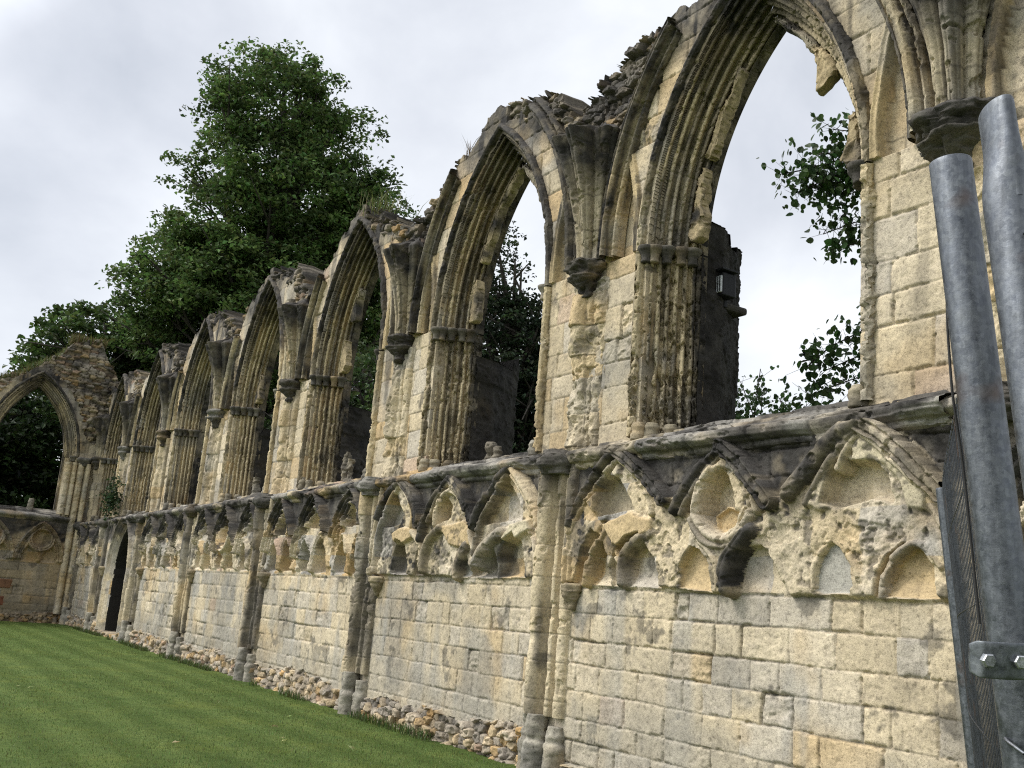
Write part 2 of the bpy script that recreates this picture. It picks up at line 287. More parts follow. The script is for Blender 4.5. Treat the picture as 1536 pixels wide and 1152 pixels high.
# relief of the two nearest bays, metres on the wall: polygons (arch, class, height, roughness, soot, colour, points)
# and carved rolls (arch, flat?, half width, height, soot, points)
TRACED = {1: ([(1,0,.05,.05,.3,0,[(-4.832,1.926),(-4.823,2.569),(-4.563,2.953),(-4.055,3.288),(-3.593,3.072),(-3.285,2.762),(-3.253,2.66),(-3.093,2.49),(-3.107,1.939),(-3.909,1.928)]),(2,0,.06,.07,.25,0,[(-3.415,2.564),(-3.246,2.692),(-3.011,2.88),(-2.539,3.205),(-2.161,2.954),(-1.951,2.744),(-1.984,2.521),(-1.985,1.936),(-2.501,1.907),(-3.146,1.929),(-3.239,2.212),(-3.403,2.395)]),(3,0,.06,.06,.25,0,[(-2.026,2.544),(-1.76,2.754),(-1.389,3.069),(-1.02,3.283),(-.675,3.093),(-.329,2.759),(-.227,2.593),(-.195,1.924),(-.746,1.913),(-1.049,1.931),(-1.659,1.905),(-2.018,2.291)]),(1,0,.1,.02,.35,1,[(-3.964,3.148),(-4.235,2.929),(-4.463,2.794),(-4.187,2.574),(-4.082,2.598),(-4.099,2.885),(-4.067,3.01),(-3.914,3.054)]),(1,2,-.12,.02,.25,2,[(-4.292,3.044),(-4.133,3.071),(-3.972,3.018),(-3.834,2.858),(-3.699,2.693),(-3.917,2.68),(-4.227,2.635),(-4.321,2.634),(-4.329,2.92)]),(1,0,.1,.012,.0,3,[(-4.17,2.547),(-4.002,2.602),(-3.729,2.66),(-3.399,2.577),(-3.391,2.455),(-3.601,2.409),(-3.704,2.359),(-3.825,2.333),(-3.979,2.336),(-4.08,2.456)]),(1,0,.08,.04,.35,1,[(-4.71,2.563),(-4.439,2.647),(-4.191,2.549),(-4.292,2.371),(-4.461,2.265),(-4.493,1.976),(-4.677,1.963)]),(1,3,-.09,.015,.12,1,[(-4.609,1.939),(-4.566,2.122),(-4.479,2.314),(-4.346,2.504),(-4.222,2.429),(-4.088,2.223),(-4.016,1.935)]),(1,4,-.09,.015,.12,1,[(-3.987,1.93),(-4.035,2.1),(-3.954,2.293),(-3.758,2.427),(-3.569,2.461),(-3.513,2.341),(-3.375,2.19),(-3.278,1.935)]),(2,2,-.13,.03,.15,1,[(-2.655,3.074),(-2.825,3.004),(-2.922,2.845),(-2.912,2.647),(-2.8,2.498),(-2.638,2.431),(-2.495,2.444),(-2.358,2.518),(-2.298,2.625),(-2.314,2.781),(-2.384,2.927),(-2.508,3.031)]),(2,2,-.06,.02,.0,3,[(-2.609,2.582),(-2.448,2.671),(-2.243,2.609),(-2.302,2.495),(-2.438,2.437),(-2.581,2.455)]),(2,3,-.03,.012,.0,3,[(-2.992,1.939),(-2.979,2.122),(-2.844,2.306),(-2.705,2.274),(-2.597,2.141),(-2.565,1.919)]),(2,4,-.03,.012,.0,1,[(-2.496,1.909),(-2.46,2.137),(-2.329,2.267),(-2.088,2.306),(-1.97,2.313),(-1.832,2.173),(-1.754,1.99),(-1.753,1.923)]),(3,0,.1,.06,.85,1,[(-1.029,3.167),(-1.128,3.012),(-1.135,2.864),(-1.188,2.616),(-1.317,2.577),(-1.45,2.612),(-1.283,2.904),(-1.137,3.088)]),(3,0,.1,.02,.12,4,[(-.923,3.156),(-.718,3.021),(-.507,2.821),(-.346,2.661),(-.37,2.555),(-.494,2.56),(-.564,2.755),(-.702,2.912),(-.871,2.947),(-1.028,2.93),(-1.011,3.091)]),(3,2,-.09,.025,.15,1,[(-1.152,2.983),(-.973,2.955),(-.801,2.934),(-.681,2.797),(-.653,2.619),(-.869,2.664),(-1.186,2.597),(-1.306,2.647),(-1.243,2.862)]),(3,3,.0,.006,.05,5,[(-1.437,1.974),(-1.443,2.113),(-1.362,2.254),(-1.267,2.353),(-1.161,2.282),(-1.075,2.16),(-1.045,2.005),(-1.088,1.944),(-1.339,1.933)]),(3,4,-.06,.03,.12,3,[(-.828,1.924),(-.811,2.082),(-.72,2.228),(-.582,2.323),(-.465,2.302),(-.345,2.155),(-.297,1.921)])],
 [(1,0,.055,.17,.9,[(-3.962,3.29),(-4.096,3.234),(-4.29,3.093),(-4.485,2.92),(-4.623,2.74),(-4.704,2.557)]),(1,0,.04,.15,.15,[(-4.693,2.633),(-4.711,2.447),(-4.722,2.262),(-4.731,2.115),(-4.726,1.954)]),(1,0,.032,.12,.35,[(-3.95,3.204),(-4.151,3.097),(-4.364,2.918),(-4.56,2.733),(-4.637,2.577),(-4.673,2.411),(-4.68,2.19),(-4.666,1.971)]),(1,1,.075,.16,.95,[(-3.951,3.29),(-3.731,3.17),(-3.53,3.023),(-3.35,2.875),(-3.202,2.75)]),(1,0,.04,.14,.1,[(-3.904,3.198),(-3.684,3.053),(-3.525,2.904),(-3.428,2.762),(-3.4,2.634)]),(1,0,.04,.12,.5,[(-4.097,2.509),(-4.262,2.333),(-4.363,2.155),(-4.402,1.94)]),(1,0,.06,.12,.7,[(-3.403,2.442),(-3.621,2.387),(-3.774,2.277),(-3.83,2.123),(-3.802,1.961)]),(1,0,.03,.08,.05,[(-4.042,2.387),(-3.928,2.211),(-3.897,2.177)]),(2,0,.06,.17,.95,[(-2.465,3.196),(-2.639,3.074),(-2.817,2.925),(-2.951,2.786),(-3.034,2.643)]),(2,0,.035,.13,.7,[(-2.473,3.121),(-2.62,3.009),(-2.774,2.874),(-2.902,2.719),(-2.948,2.61)]),(2,1,.085,.17,.95,[(-2.448,3.199),(-2.264,3.076),(-2.091,2.924),(-1.965,2.795),(-1.862,2.679)]),(2,0,.04,.13,.35,[(-2.457,3.111),(-2.289,2.988),(-2.147,2.855),(-2.071,2.744),(-2.016,2.607)]),(2,0,.05,.15,.2,[(-2.451,3.042),(-2.615,2.978),(-2.744,2.809),(-2.751,2.633)]),(2,0,.045,.14,.5,[(-2.458,3.044),(-2.304,3.001),(-2.173,2.894),(-2.101,2.745),(-2.083,2.594)]),(2,0,.045,.15,.3,[(-2.755,2.594),(-2.657,2.464),(-2.486,2.372),(-2.303,2.37),(-2.159,2.448),(-2.076,2.563)]),(2,0,.04,.13,.65,[(-2.815,2.557),(-2.726,2.412),(-2.587,2.329),(-2.41,2.302),(-2.242,2.351),(-2.131,2.416)]),(2,0,.035,.1,.3,[(-2.747,2.375),(-2.607,2.288),(-2.502,2.179),(-2.475,2.058),(-2.463,1.937)]),(2,0,.065,.19,.98,[(-2.05,2.447),(-2.159,2.345),(-2.258,2.234),(-2.316,2.1),(-2.319,1.929)]),(2,0,.035,.2,.85,[(-2.094,2.44),(-2.213,2.33),(-2.314,2.219),(-2.355,2.099),(-2.355,1.964)]),(3,0,.085,.18,.9,[(-.966,3.26),(-1.155,3.172),(-1.321,3.037),(-1.492,2.882),(-1.643,2.738)]),(3,0,.04,.14,.7,[(-.97,3.195),(-1.122,3.076),(-1.25,2.937),(-1.361,2.779),(-1.45,2.64)]),(3,0,.035,.12,.4,[(-.973,3.146),(-1.079,3.037),(-1.151,2.909)]),(3,1,.08,.16,.75,[(-.942,3.259),(-.726,3.138),(-.546,2.994),(-.405,2.844),(-.27,2.713),(-.208,2.644)]),(3,0,.035,.13,.2,[(-.95,3.201),(-.777,3.067),(-.611,2.925),(-.452,2.788),(-.338,2.693)]),(3,0,.035,.09,.1,[(-.343,2.623),(-.292,2.54),(-.234,2.433),(-.2,2.276)]),(3,0,.03,.06,.3,[(-1.425,1.978),(-1.427,2.125),(-1.345,2.257),(-1.232,2.366),(-1.109,2.285),(-1.02,2.156),(-.985,2.058)]),(3,0,.03,.07,.5,[(-.765,1.926),(-.753,2.075),(-.655,2.233),(-.511,2.327),(-.396,2.305),(-.263,2.147)])]),
 2: ([(1,0,.05,.05,.35,0,[(-9.808,1.962),(-9.811,2.52),(-9.711,2.847),(-9.039,3.324),(-8.627,3.122),(-8.357,2.674),(-8.202,2.387),(-8.079,1.969),(-8.778,1.967)]),(2,0,.05,.05,.35,0,[(-8.079,1.969),(-8.263,2.405),(-8.26,2.671),(-7.568,3.265),(-7.134,2.941),(-6.912,2.602),(-6.778,2.372),(-6.68,1.966),(-7.298,1.972)]),(3,0,.05,.05,.3,0,[(-6.678,1.958),(-6.858,2.373),(-6.88,2.601),(-6.1,3.303),(-5.63,2.962),(-5.392,2.563),(-5.372,1.995),(-6.052,1.969)]),(1,2,-.1,.03,.15,1,[(-9.247,3.189),(-9.469,3.123),(-9.529,2.912),(-9.513,2.651),(-9.17,2.653),(-8.887,2.683),(-8.829,2.83),(-8.96,3.022)]),(1,0,.12,.015,0,3,[(-9.005,2.556),(-8.812,2.616),(-8.444,2.62),(-8.378,2.49),(-8.643,2.404),(-8.834,2.348),(-8.961,2.454)]),(1,3,-.15,.02,.4,1,[(-9.841,2.004),(-9.818,2.245),(-9.672,2.418),(-9.418,2.491),(-9.417,2.301),(-9.542,2.055),(-9.546,1.998)]),(1,4,-.15,.02,.4,1,[(-9.02,1.995),(-8.997,2.263),(-8.868,2.461),(-8.7,2.426),(-8.557,2.172),(-8.535,1.975)]),(2,2,-.14,.03,.3,1,[(-7.802,3.076),(-7.965,2.981),(-8.005,2.84),(-7.982,2.68),(-7.692,2.669),(-7.459,2.726),(-7.443,2.871),(-7.581,3.024)]),(2,0,.1,.03,.05,3,[(-7.803,2.62),(-7.347,2.628),(-7.02,2.679),(-6.865,2.531),(-6.805,2.368),(-7.093,2.339),(-7.369,2.374),(-7.533,2.511)]),(2,3,-.16,.02,.4,1,[(-8.359,1.978),(-8.333,2.226),(-8.179,2.403),(-7.903,2.496),(-7.918,2.383),(-8.021,2.157),(-8.078,1.979)]),(2,4,-.05,.02,.05,5,[(-7.222,1.985),(-7.174,2.186),(-7.096,2.35),(-6.987,2.284),(-6.815,1.978)]),(3,2,-.06,.05,.25,1,[(-6.222,3.204),(-6.467,3.034),(-6.558,2.828),(-6.585,2.603),(-6.142,2.639),(-5.749,2.658),(-5.728,2.749),(-5.933,2.989)]),(3,0,.13,.03,0,4,[(-5.872,2.599),(-5.533,2.637),(-5.473,2.529),(-5.656,2.443),(-5.973,2.354),(-6.075,2.42)]),(3,3,-.14,.04,.45,1,[(-6.886,1.967),(-6.754,2.225),(-6.537,2.416),(-6.351,2.382),(-6.24,2.225),(-6.219,1.978)]),(3,4,-.14,.04,.45,1,[(-6.19,1.979),(-6.211,2.225),(-6.143,2.357),(-5.981,2.425),(-5.81,2.499),(-5.681,2.345),(-5.609,1.996)])],
 [(1,0,.06,.17,.95,[(-8.87,3.302),(-9.148,3.196),(-9.409,3.019),(-9.553,2.79)]),(1,0,.045,.15,.15,[(-9.557,2.738),(-9.606,2.395),(-9.639,2.11),(-9.648,1.987)]),(1,0,.04,.13,.3,[(-8.958,3.227),(-9.193,3.05),(-9.374,2.81),(-9.496,2.585),(-9.555,2.32),(-9.531,2.009)]),(1,1,.08,.16,.95,[(-8.849,3.296),(-8.527,3.116),(-8.309,2.861),(-8.235,2.654)]),(1,0,.04,.14,.1,[(-8.848,3.204),(-8.565,3.019),(-8.407,2.831),(-8.412,2.633)]),(1,0,.055,.15,.2,[(-8.383,2.56),(-8.127,2.397),(-8.11,2.205),(-8.114,2.101)]),(2,0,.06,.16,.6,[(-7.632,2.595),(-7.892,2.445),(-8.01,2.256),(-7.994,2.033)]),(2,0,.06,.17,.95,[(-7.418,3.245),(-7.713,3.08),(-7.963,2.865),(-8.101,2.623),(-8.133,2.445)]),(2,0,.035,.14,.7,[(-7.418,3.196),(-7.675,3.06),(-7.847,2.862),(-7.958,2.683)]),(2,1,.08,.16,.95,[(-7.401,3.239),(-7.149,3.067),(-6.969,2.892),(-6.809,2.672)]),(2,0,.04,.14,.1,[(-7.408,3.138),(-7.14,2.971),(-6.97,2.794),(-6.868,2.635)]),(2,0,.045,.14,.25,[(-7.43,3.071),(-7.67,2.994),(-7.774,2.825),(-7.757,2.643)]),(2,0,.035,.12,.25,[(-7.455,3.071),(-7.23,3.004),(-7.099,2.867)]),(2,0,.07,.14,.7,[(-6.932,2.348),(-7.065,2.206),(-7.105,1.987)]),(2,0,.04,.12,.1,[(-6.858,2.53),(-6.746,2.335),(-6.635,2.144)]),(3,0,.065,.18,.95,[(-5.963,3.281),(-6.236,3.142),(-6.479,2.948),(-6.667,2.763),(-6.737,2.572)]),(3,0,.04,.15,.7,[(-6.039,3.179),(-6.281,3.02),(-6.404,2.835),(-6.564,2.682),(-6.652,2.46),(-6.672,2.237)]),(3,0,.05,.16,.15,[(-5.953,3.259),(-5.701,3.064),(-5.48,2.84),(-5.347,2.672),(-5.273,2.494)]),(3,0,.035,.14,.1,[(-5.934,3.173),(-5.738,3.019),(-5.55,2.845),(-5.448,2.677)]),(3,0,.08,.17,.45,[(-6.121,2.496),(-6.372,2.391),(-6.547,2.244),(-6.607,2.138)]),(3,0,.03,.1,.1,[(-5.526,2.504),(-5.391,2.384),(-5.332,2.065)])])}
TCOL = [None, None, (.40, .35, .26), (.50, .385, .225), (.52, .46, .33), (.40, .385, .345)]
def poly_sd(u, z, pts):
    p = np.array(pts, np.float32); d = np.full(u.shape, 1e9, np.float32); ins = np.zeros(u.shape, bool)
    for i in range(len(p)):
        a, b = p[i], p[(i + 1) % len(p)]; e = b - a
        t = np.clip(((u - a[0]) * e[0] + (z - a[1]) * e[1]) / (e @ e + 1e-9), 0, 1)
        d = np.minimum(d, np.hypot(u - a[0] - t * e[0], z - a[1] - t * e[1]))
        c = ((a[1] > z) != (b[1] > z)) & (u < e[0] * (z - a[1]) / (e[1] + 1e-9) + a[0]); ins ^= c
    return np.where(ins, -d, d)
def line_d(u, z, pts):
    p = np.array(pts, np.float32)
    for _ in range(2):      # Chaikin smoothing
        q = [p[0]]
        for a, b in zip(p[:-1], p[1:]): q += [a * .75 + b * .25, a * .25 + b * .75]
        p = np.array(q + [p[-1]])
    d = np.full(u.shape, 1e9, np.float32)
    for a, b in zip(p[:-1], p[1:]):
        e = b - a; t = np.clip(((u - a[0]) * e[0] + (z - a[1]) * e[1]) / (e @ e + 1e-9), 0, 1)
        d = np.minimum(d, np.hypot(u - a[0] - t * e[0], z - a[1] - t * e[1]))
    return d
def traced(Ug, Z, H, col, crust, cls, spec, s):
    i0 = int(np.searchsorted(Z[0], 1.80)); sl = np.s_[:, i0:]
    U, V = Ug[sl], Z[sl]; z0 = 0 * U; h = H[sl].copy(); c = col[sl].copy(); k = crust[sl].copy(); cl = cls[sl].copy()
    rough = fbm(U, V, z0, 6., 5, s + 5, .58); rid = 1 - 2 * np.abs(fbm(U, V, z0, 4.2, 5, s + 6, .6)); pit = sst(fbm(U, V, z0, 13., 3, s + 7), .12, .4)
    uw = U + .012 * fbm(U, V, z0, 5., 3, s + 1); vw = V + .012 * fbm(U, V, z0, 5., 3, s + 2)
    stain = fbm(U, V, z0, 2.2, 4, s + 3); fine = fbm(U, V, z0, 9., 4, s + 4)
    base = tint(pick(_h(np.floor(uw * 2.1), np.floor(vw * 2.7), z0, s), PW_UP), U, V, z0, s + 9)
    for a, cc, hh, ro, so, ci, pts in spec[0]:
        ro = ro * (.55 if cc == 0 else .8)
        d = poly_sd(uw, vw, pts) + .015 * rough * (cc == 0)
        w = sst(d, .012, -.006) if cc else sst(d, .02, -.02)
        back = d < .0
        hv = hh + ro * (.9 * rough + .25 * rid + .8 * stain) - ro * .4 * pit - chips(U, V, z0, s + 11 + a, 5., .35 * ro + .004)
        if cc in (3, 4) or (cc == 2): hv = hh * sst(-d, -.005, .035) + ro * rough
        if cc in (3, 4): hv = hv * sst(vw, 1.90, 2.08)
        h = h * (1 - w) + hv * w
        bc = base if ci in (0, 1) else np.array(TCOL[ci]) * (1 + .14 * rough + .12 * stain)[..., None]
        c = c * (1 - w[..., None]) + bc * w[..., None]
        kk = np.clip((so * 1.5 + .12 * (cc == 0)) * sst(stain + .5 * fine, .15 - so * .45, .5 - so * .3) + (.6 * pit if cc == 0 else 0) * (so > 0), 0, 1)
        k = k * (1 - w) + kk * w
        cl = np.where(w > .5, 10 * a + {0: 0, 2: 2, 3: 3, 4: 4}[cc], cl)
    for a, fl, hw, hh, so, pts in spec[1]:
        d = line_d(uw, vw, pts) + .006 * fine
        q = d < hw * 1.25
        pf = np.where(d < hw, hh * .35 + hh * .65 * np.sqrt(np.maximum(0, 1 - (d / hw) ** 2)), hh * .35 * sst(d, hw * 1.25, hw))
        if fl: pf = hh * sst(d, hw, hw * .82) - .03 * sst(np.abs(d - hw * .45), hw * .16, hw * .05)
        pf = pf - chips(U, V, z0, s + 21 + a, 6., .03) - .012 * np.clip(rough, -1, 1)
        up = q & (pf > h); h = np.where(up, pf, h)
        kk = so * sst(stain + .5 * fine, -.25 - so * .5, .35 - so * .6)
        c = np.where(up[..., None], base * 1.04, c); k = np.where(up, kk, k); cl = np.where(up, 10 * a + 1, cl)
    H[sl] = h; col[sl] = c; crust[sl] = k; cls[sl] = cl
    return H, col, crust, cls

HX = np.array([-.185, -.165, -.15, -.135, -.115, -.10, -.085, -.07, -.05, -.03, -.012, .01, .035, .055, .072])
HY = np.array([.015, .045, .05, -.02, -.02, .065, .075, .0, -.01, .09, .10, .06, .15, .125, .03])

def arcade(k, T, dface, cx, arches, u0, u1, zt, parent, s, door=False, h=None, plinth=True, tone=1.):
    """lower storey of one bay: dressed face, rubble footing and blind arches with hood, oculus and twin niches"""
    h = h or step(k)
    u = np.arange(u0, u1 + h * .5, h, dtype=np.float32); z = np.arange(-.05, zt + h * .5, h, dtype=np.float32)
    Ug, Z = np.meshgrid(u, z, indexing='ij'); z0 = Ug * 0
    H, col, g, worn = stone_face(Ug, Z, 11 + (s % 7) * 0, PW_LOW)
    cls = np.zeros(Ug.shape, np.int32)
    uw = Ug + .016 * fbm(Ug, Z, z0, 3., 3, s + 1); zw = Z + .016 * fbm(Ug, Z, z0, 3., 3, s + 2)
    crust = sst(Z + .35 * fbm(Ug, Z, z0, 2., 3, s + 3), 2.6, 2.85) * .96
    streak = sst(fbm(Ug * 3.5, Z * .25, z0, 1., 3, s + 4), .15, .5)
    crust = np.maximum(crust, .5 * streak * sst(Z, 1.2, 2.6)) 
    crust = np.maximum(crust, .22 * sst(fbm(Ug * 1.5, Z * .5, z0, 1., 3, s + 24), .1, .4))
    rough = fbm(Ug, Z, z0, 6., 4, s + 5); rid = 1 - 2 * np.abs(fbm(Ug, Z, z0, 3.3, 4, s + 6))
    names = {0: ('wall_face', None)}
    tr = TRACED.get(k) if parent is ABBEY else None
    for i, A in enumerate(arches if tr is None else []):
        c = cx + A['c'] + .13; half = A.get('half', .70)
        sd = lancet(uw, zw, c, half, 2.0, 3.24)
        left = uw < c
        mz = np.where(left, A['l'], A['r']) + .05 * rough; OFF_ = .035
        ins = (sd < .075) & (Z > 1.93)
        er = A.get('er', .5)
        prof = OFF_ + np.interp(sd, HX, HY) * 1.12 * A.get('proud', 1.) - er * .05 * sst(rough, .1, .6) - chips(Ug, Z, z0, s + 41, 5., .03) * sst(sd, -.3, -.1)
        E = .05 + .05 * (rough + .6 * rid) * er - .035 * er - chips(Ug, Z, z0, s + 40, 5., .03)
        pres = sst(zw - mz, -.02, .03)
        band = (sd > -.18) & ins
        prof = np.where(sd > .065, prof * sst(sd, .078, .065), prof)
        Hh = E * (1 - pres) + prof * pres
        OFF = .045
        Hin = OFF - .02 + .03 * rough * er
        hoodband = band & (pres > .5)
        # oculus
        oz = A.get('oz', 2.74); r = np.hypot(uw - c, (zw - oz)) - A.get('or', .30)
        op = A.get('oc', 1.) * np.where(zw > A.get('ocut', 0) + .02 * rough, 1., 0.)
        pr = np.interp(np.where(r > 0, r / A.get('rw', 1.15), r), [-.09, -.045, -.02, .01, .035, .05, .075, .1, .13], [-.17, -.15, -.06, .09, .085, .02, .13, .10, .0]) * A.get('oring', 1.) + OFF - chips(Ug, Z, z0, s + 43, 6., .025)
        inoc = (r < .13 * A.get('rw', 1.15)) & (sd < A.get('osd', -.09))
        mo = op * inoc
        # twin niches
        nic = np.zeros(Ug.shape, np.int32)
        for j, dc in enumerate((-.335, .335)):
            dn = A['n'][j]
            sn = lancet(uw, zw, c + dc, .265, 1.96, A.get('na', 2.52) + .03 * (j - .5))
            pn = np.interp(sn, [-.14, -.06, -.02, .015, .04, .07, .10], [-dn, -dn, -.45 * dn, .035, .02, .05, .0]) * 1.25 + OFF - chips(Ug, Z, z0, s + 44 + j, 5., .025) * (sn > -.05)
            zlow = 1.90 + .03 * fbm(Ug, Z, z0, 3., 2, s + 46)
            pn = np.where(sn < 0, pn * sst(Z, zlow - .0, zlow + .16), pn)
            pn = pn + (.035 * rough * er) * (sn > -.06) + .012 * rough
            q = (sn < .10) & (Z > 1.93)
            Hin = np.where(q, np.where(sn < 0, pn, np.maximum(Hin, pn)), Hin)
            nic = np.where((sn < .01) & q & (sd < -.0), j + 1, nic)
        lcr = 0 * H
        oc_on = (mo > .3) & (r < .115 * A.get('rw', 1.15)) & ((zw > oz - .05) | (r > -.5)); nic = np.where(oc_on, 0, nic)
        Hin = np.where(r < 0, Hin * (1 - mo) + (pr + .05 * rough * sst(-r, .05, .12)) * mo, np.where(inoc, Hin * (1 - mo) + np.maximum(pr, Hin) * mo, Hin))
        for (x0, z1, rad, amt) in A.get('bite', []):
            w = sst(np.hypot(uw - c - x0, zw - z1) + .1 * rough, rad, rad * .5); Hin = Hin - w * amt; Hh = Hh - w * amt
        for (x0, z1, x2, z2, rad, amt) in A.get('lump', []):
            tt = np.clip(((uw - c - x0) * (x2 - x0) + (zw - z1) * (z2 - z1)) / ((x2 - x0) ** 2 + (z2 - z1) ** 2), 0, 1)
            dd = np.hypot(uw - c - x0 - tt * (x2 - x0), zw - z1 - tt * (z2 - z1))
            w = sst(dd, rad, rad * .35); Hin = Hin * (1 - w) + (.05 + amt + .02 * np.sin(dd * 110)) * w
            lcr = np.maximum(lcr, w * A.get('lc', .97))
        core = sst(sd, -.20, -.235)
        core = np.where(pres > .5, core, sst(sd, .05, .02))
        ob = mo > .3; Ha = np.where(band, np.where(ob & (r > -.03), np.maximum(Hh, Hin), Hh), Hin); Ha = np.where(band & (pres < .5), np.where(nic > 0, Hin, E), Ha)
        Ha = np.where(sd < -.165, Hin, Ha)
        zed = 1.97 + .05 * fbm(Ug, Z, z0, 2.4, 3, s + 47); Ha = Ha * sst(Z, zed - .01, zed + .03) + H * (1 - sst(Z, zed - .01, zed + .03))
        H = np.where(ins, Ha - .25 * g * .02, H)
        # colours in the arch
        ca = tint(pick(_h(np.floor(uw * 2.3), np.floor(zw * 3.1), z0, s + i), PW_UP) * .97, Ug, Z, z0, s + 9 + i)
        col = np.where(ins[..., None], ca, col)
        kc = .98 * sst(zw + .35 * fbm(Ug, Z, z0, 2.4, 3, s + 12), 2.45, 2.75) * (hoodband & (sd > -.13))
        kc = np.maximum(kc, .75 * sst(fbm(Ug, Z, z0, 2.6, 4, s + 13 + i), .16, .36) * ins * (nic == 0) * sst(zw, 1.9, 2.3))
        kc = np.maximum(kc, .6 * sst(fbm(Ug, Z, z0, 3.2, 3, s + 33 + i), .2, .4) * (nic > 0) * sst(zw, 1.9, 2.5))
        crust = np.where(ins, kc * A.get('dark', 1.), crust)
        crust = np.maximum(crust, lcr)
        for (x0, z1, rad) in A.get('soot', []):
            crust = np.maximum(crust, .97 * sst(np.hypot((uw - c - x0), (zw - z1)) + .12 * rough, rad, rad * .6))
        for (x0, z1, rad, cc) in A.get('patch', []):
            w = (sst(np.hypot(uw - c - x0, (zw - z1) * .7) + .05 * rough, rad, rad * .8) * (1 if True else 0))[..., None]
            col = col * (1 - w) + np.array(cc) * (.9 + .2 * rough[..., None]) * w; crust = crust * (1 - w[..., 0])
        b = 10 * (i + 1)
        cls = np.where(ins, b, cls); cls = np.where(ins & hoodband, b + 1, cls)
        cls = np.where(ins & inoc & (op > .5) & (cls != b + 1), b + 2, cls)
        cls = np.where(ins & (nic == 1) & (cls == b), b + 3, cls); cls = np.where(ins & (nic == 2) & (cls == b), b + 4, cls)
    gs = (.55 * sst(fbm(Ug * 2.6, Z * .28, z0, 1., 3, s + 61) + .2 * fbm(Ug, Z, z0, 2., 2, s + 62), .05, .40) * (cls == 0))[..., None]; col = col * (1 - gs) + np.array([.33, .32, .295]) * (1 + .2 * rough[..., None]) * gs
    if tr is not None: H, col, crust, cls = traced(Ug, Z, H, col, np.where(Z > 2.62, crust, crust * .6), cls, tr, s)
    if arches and tr is None:
        sp = (cls == 0) & (Z > 2.0); w_ = sst(Z + .08 * fbm(Ug, Z, z0, 2., 3, s + 48), 1.96, 2.03); H = np.where(sp, H + (.045 - .03 * sst(Z, 2.5, 2.7)) * w_ + w_ * (1 - sst(Z, 2.5, 2.8)) * (.04 * (rough + .4 * rid) - chips(Ug, Z, z0, s + 49, 4.5, .03)), H)
    if door:
        c = cx - .1
        sd = lancet(uw, zw, c, 1.35, 1.75, 3.42)
        pd = np.interp(sd, [-.52, -.36, -.33, -.30, -.26, -.22, -.19, -.15, -.12, -.08, -.04, .0, .05, .08], [-1.1, -1.0, -.16, -.10, -.11, -.05, -.06, .0, -.02, .04, .03, .10, .09, 0])
        q = (sd < .08) & (Z > .1)
        H = np.where(q, pd + .012 * rough, H); cls = np.where(q, 90, cls)
        ca = tint(pick(_h(np.floor(sd * 9), np.floor(zw * 2.6), z0, s), PW_UP), Ug, Z, z0, s + 3)
        col = np.where(q[..., None], ca, col); crust = np.where(q, .9 * sst(zw + .4 * rough, 2.3, 3.) * sst(sd, -.6, -.1), crust)
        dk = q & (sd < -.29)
        col = np.where(dk[..., None], np.array([.022, .02, .018]), col)  # near-black colour paints the shade inside the doorway recess
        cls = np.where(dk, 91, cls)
    if plinth:
        zb = (.30 if k > 1 else .10) + .14 * fbm(Ug, z0, z0, .9, 3, s + 21) + .05 * fbm(Ug, z0, z0, 6., 2, s + 22)
        rb = (Z < zb) & (cls < 90)
        Hr, cr = rubble(Ug, Z, s + 23, (.15, .10))
        H = np.where(rb, Hr * 1.25 - .03 + (zb - Z) * .12, H); col = np.where(rb[..., None], cr * np.array([1.0, .93, .84]), col)
        crust = np.where(rb, .45 * sst(fbm(Ug, Z, z0, 3., 3, s + 25), -.1, .5), crust); cls = np.where(rb, 5, cls)
        # damp, greyed band above the footing
        gw = sst(.95 - Z + .3 * fbm(Ug, Z, z0, 1.6, 3, s + 26), 0, .5)[..., None] * (cls == 0)[..., None] * .55
        col = col * (1 - gw) + np.array([.40, .375, .32]) * (.8 + .4 * g[..., None] * 0 + .2 * rough[..., None]) * gw
    col = crust_or_shade(col * tone, crust, Ug, Z, z0, s)
    Pw = T(Ug, dface - H, Z)
    fc = cls[:-1, :-1]
    grid('wall_face', Pw, col, parent, fc == 0)
    if (fc == 5).any(): grid('rubble_footing', Pw, col, parent, fc == 5)
    for i in range(len(arches)):
        b = 10 * (i + 1)
        if not (fc == b).any(): continue
        o = grid('blind_arch', Pw, col, parent, fc == b)
        for c, nm in ((1, 'hood_mould'), (2, 'oculus'), (3, 'niche'), (4, 'niche')):
            if (fc == b + c).sum() > 3: grid(nm, Pw, col, o, fc == b + c)
    if door:
        o = grid('doorway', Pw, col, parent, fc == 90); grid('door_opening', Pw, col, o, fc == 91)

A0, E0, R0 = 1.45, 1.77, 3.22          # window arch: half span, centre offset, radius
def hood_sd(u, z): return np.hypot(np.abs(u) + E0, np.maximum(z - ZS, 0)) - R0
def rib_sd(u, z): return np.hypot(np.abs(u) + 1.55, np.maximum(z - 5.65, 0)) - 3.72

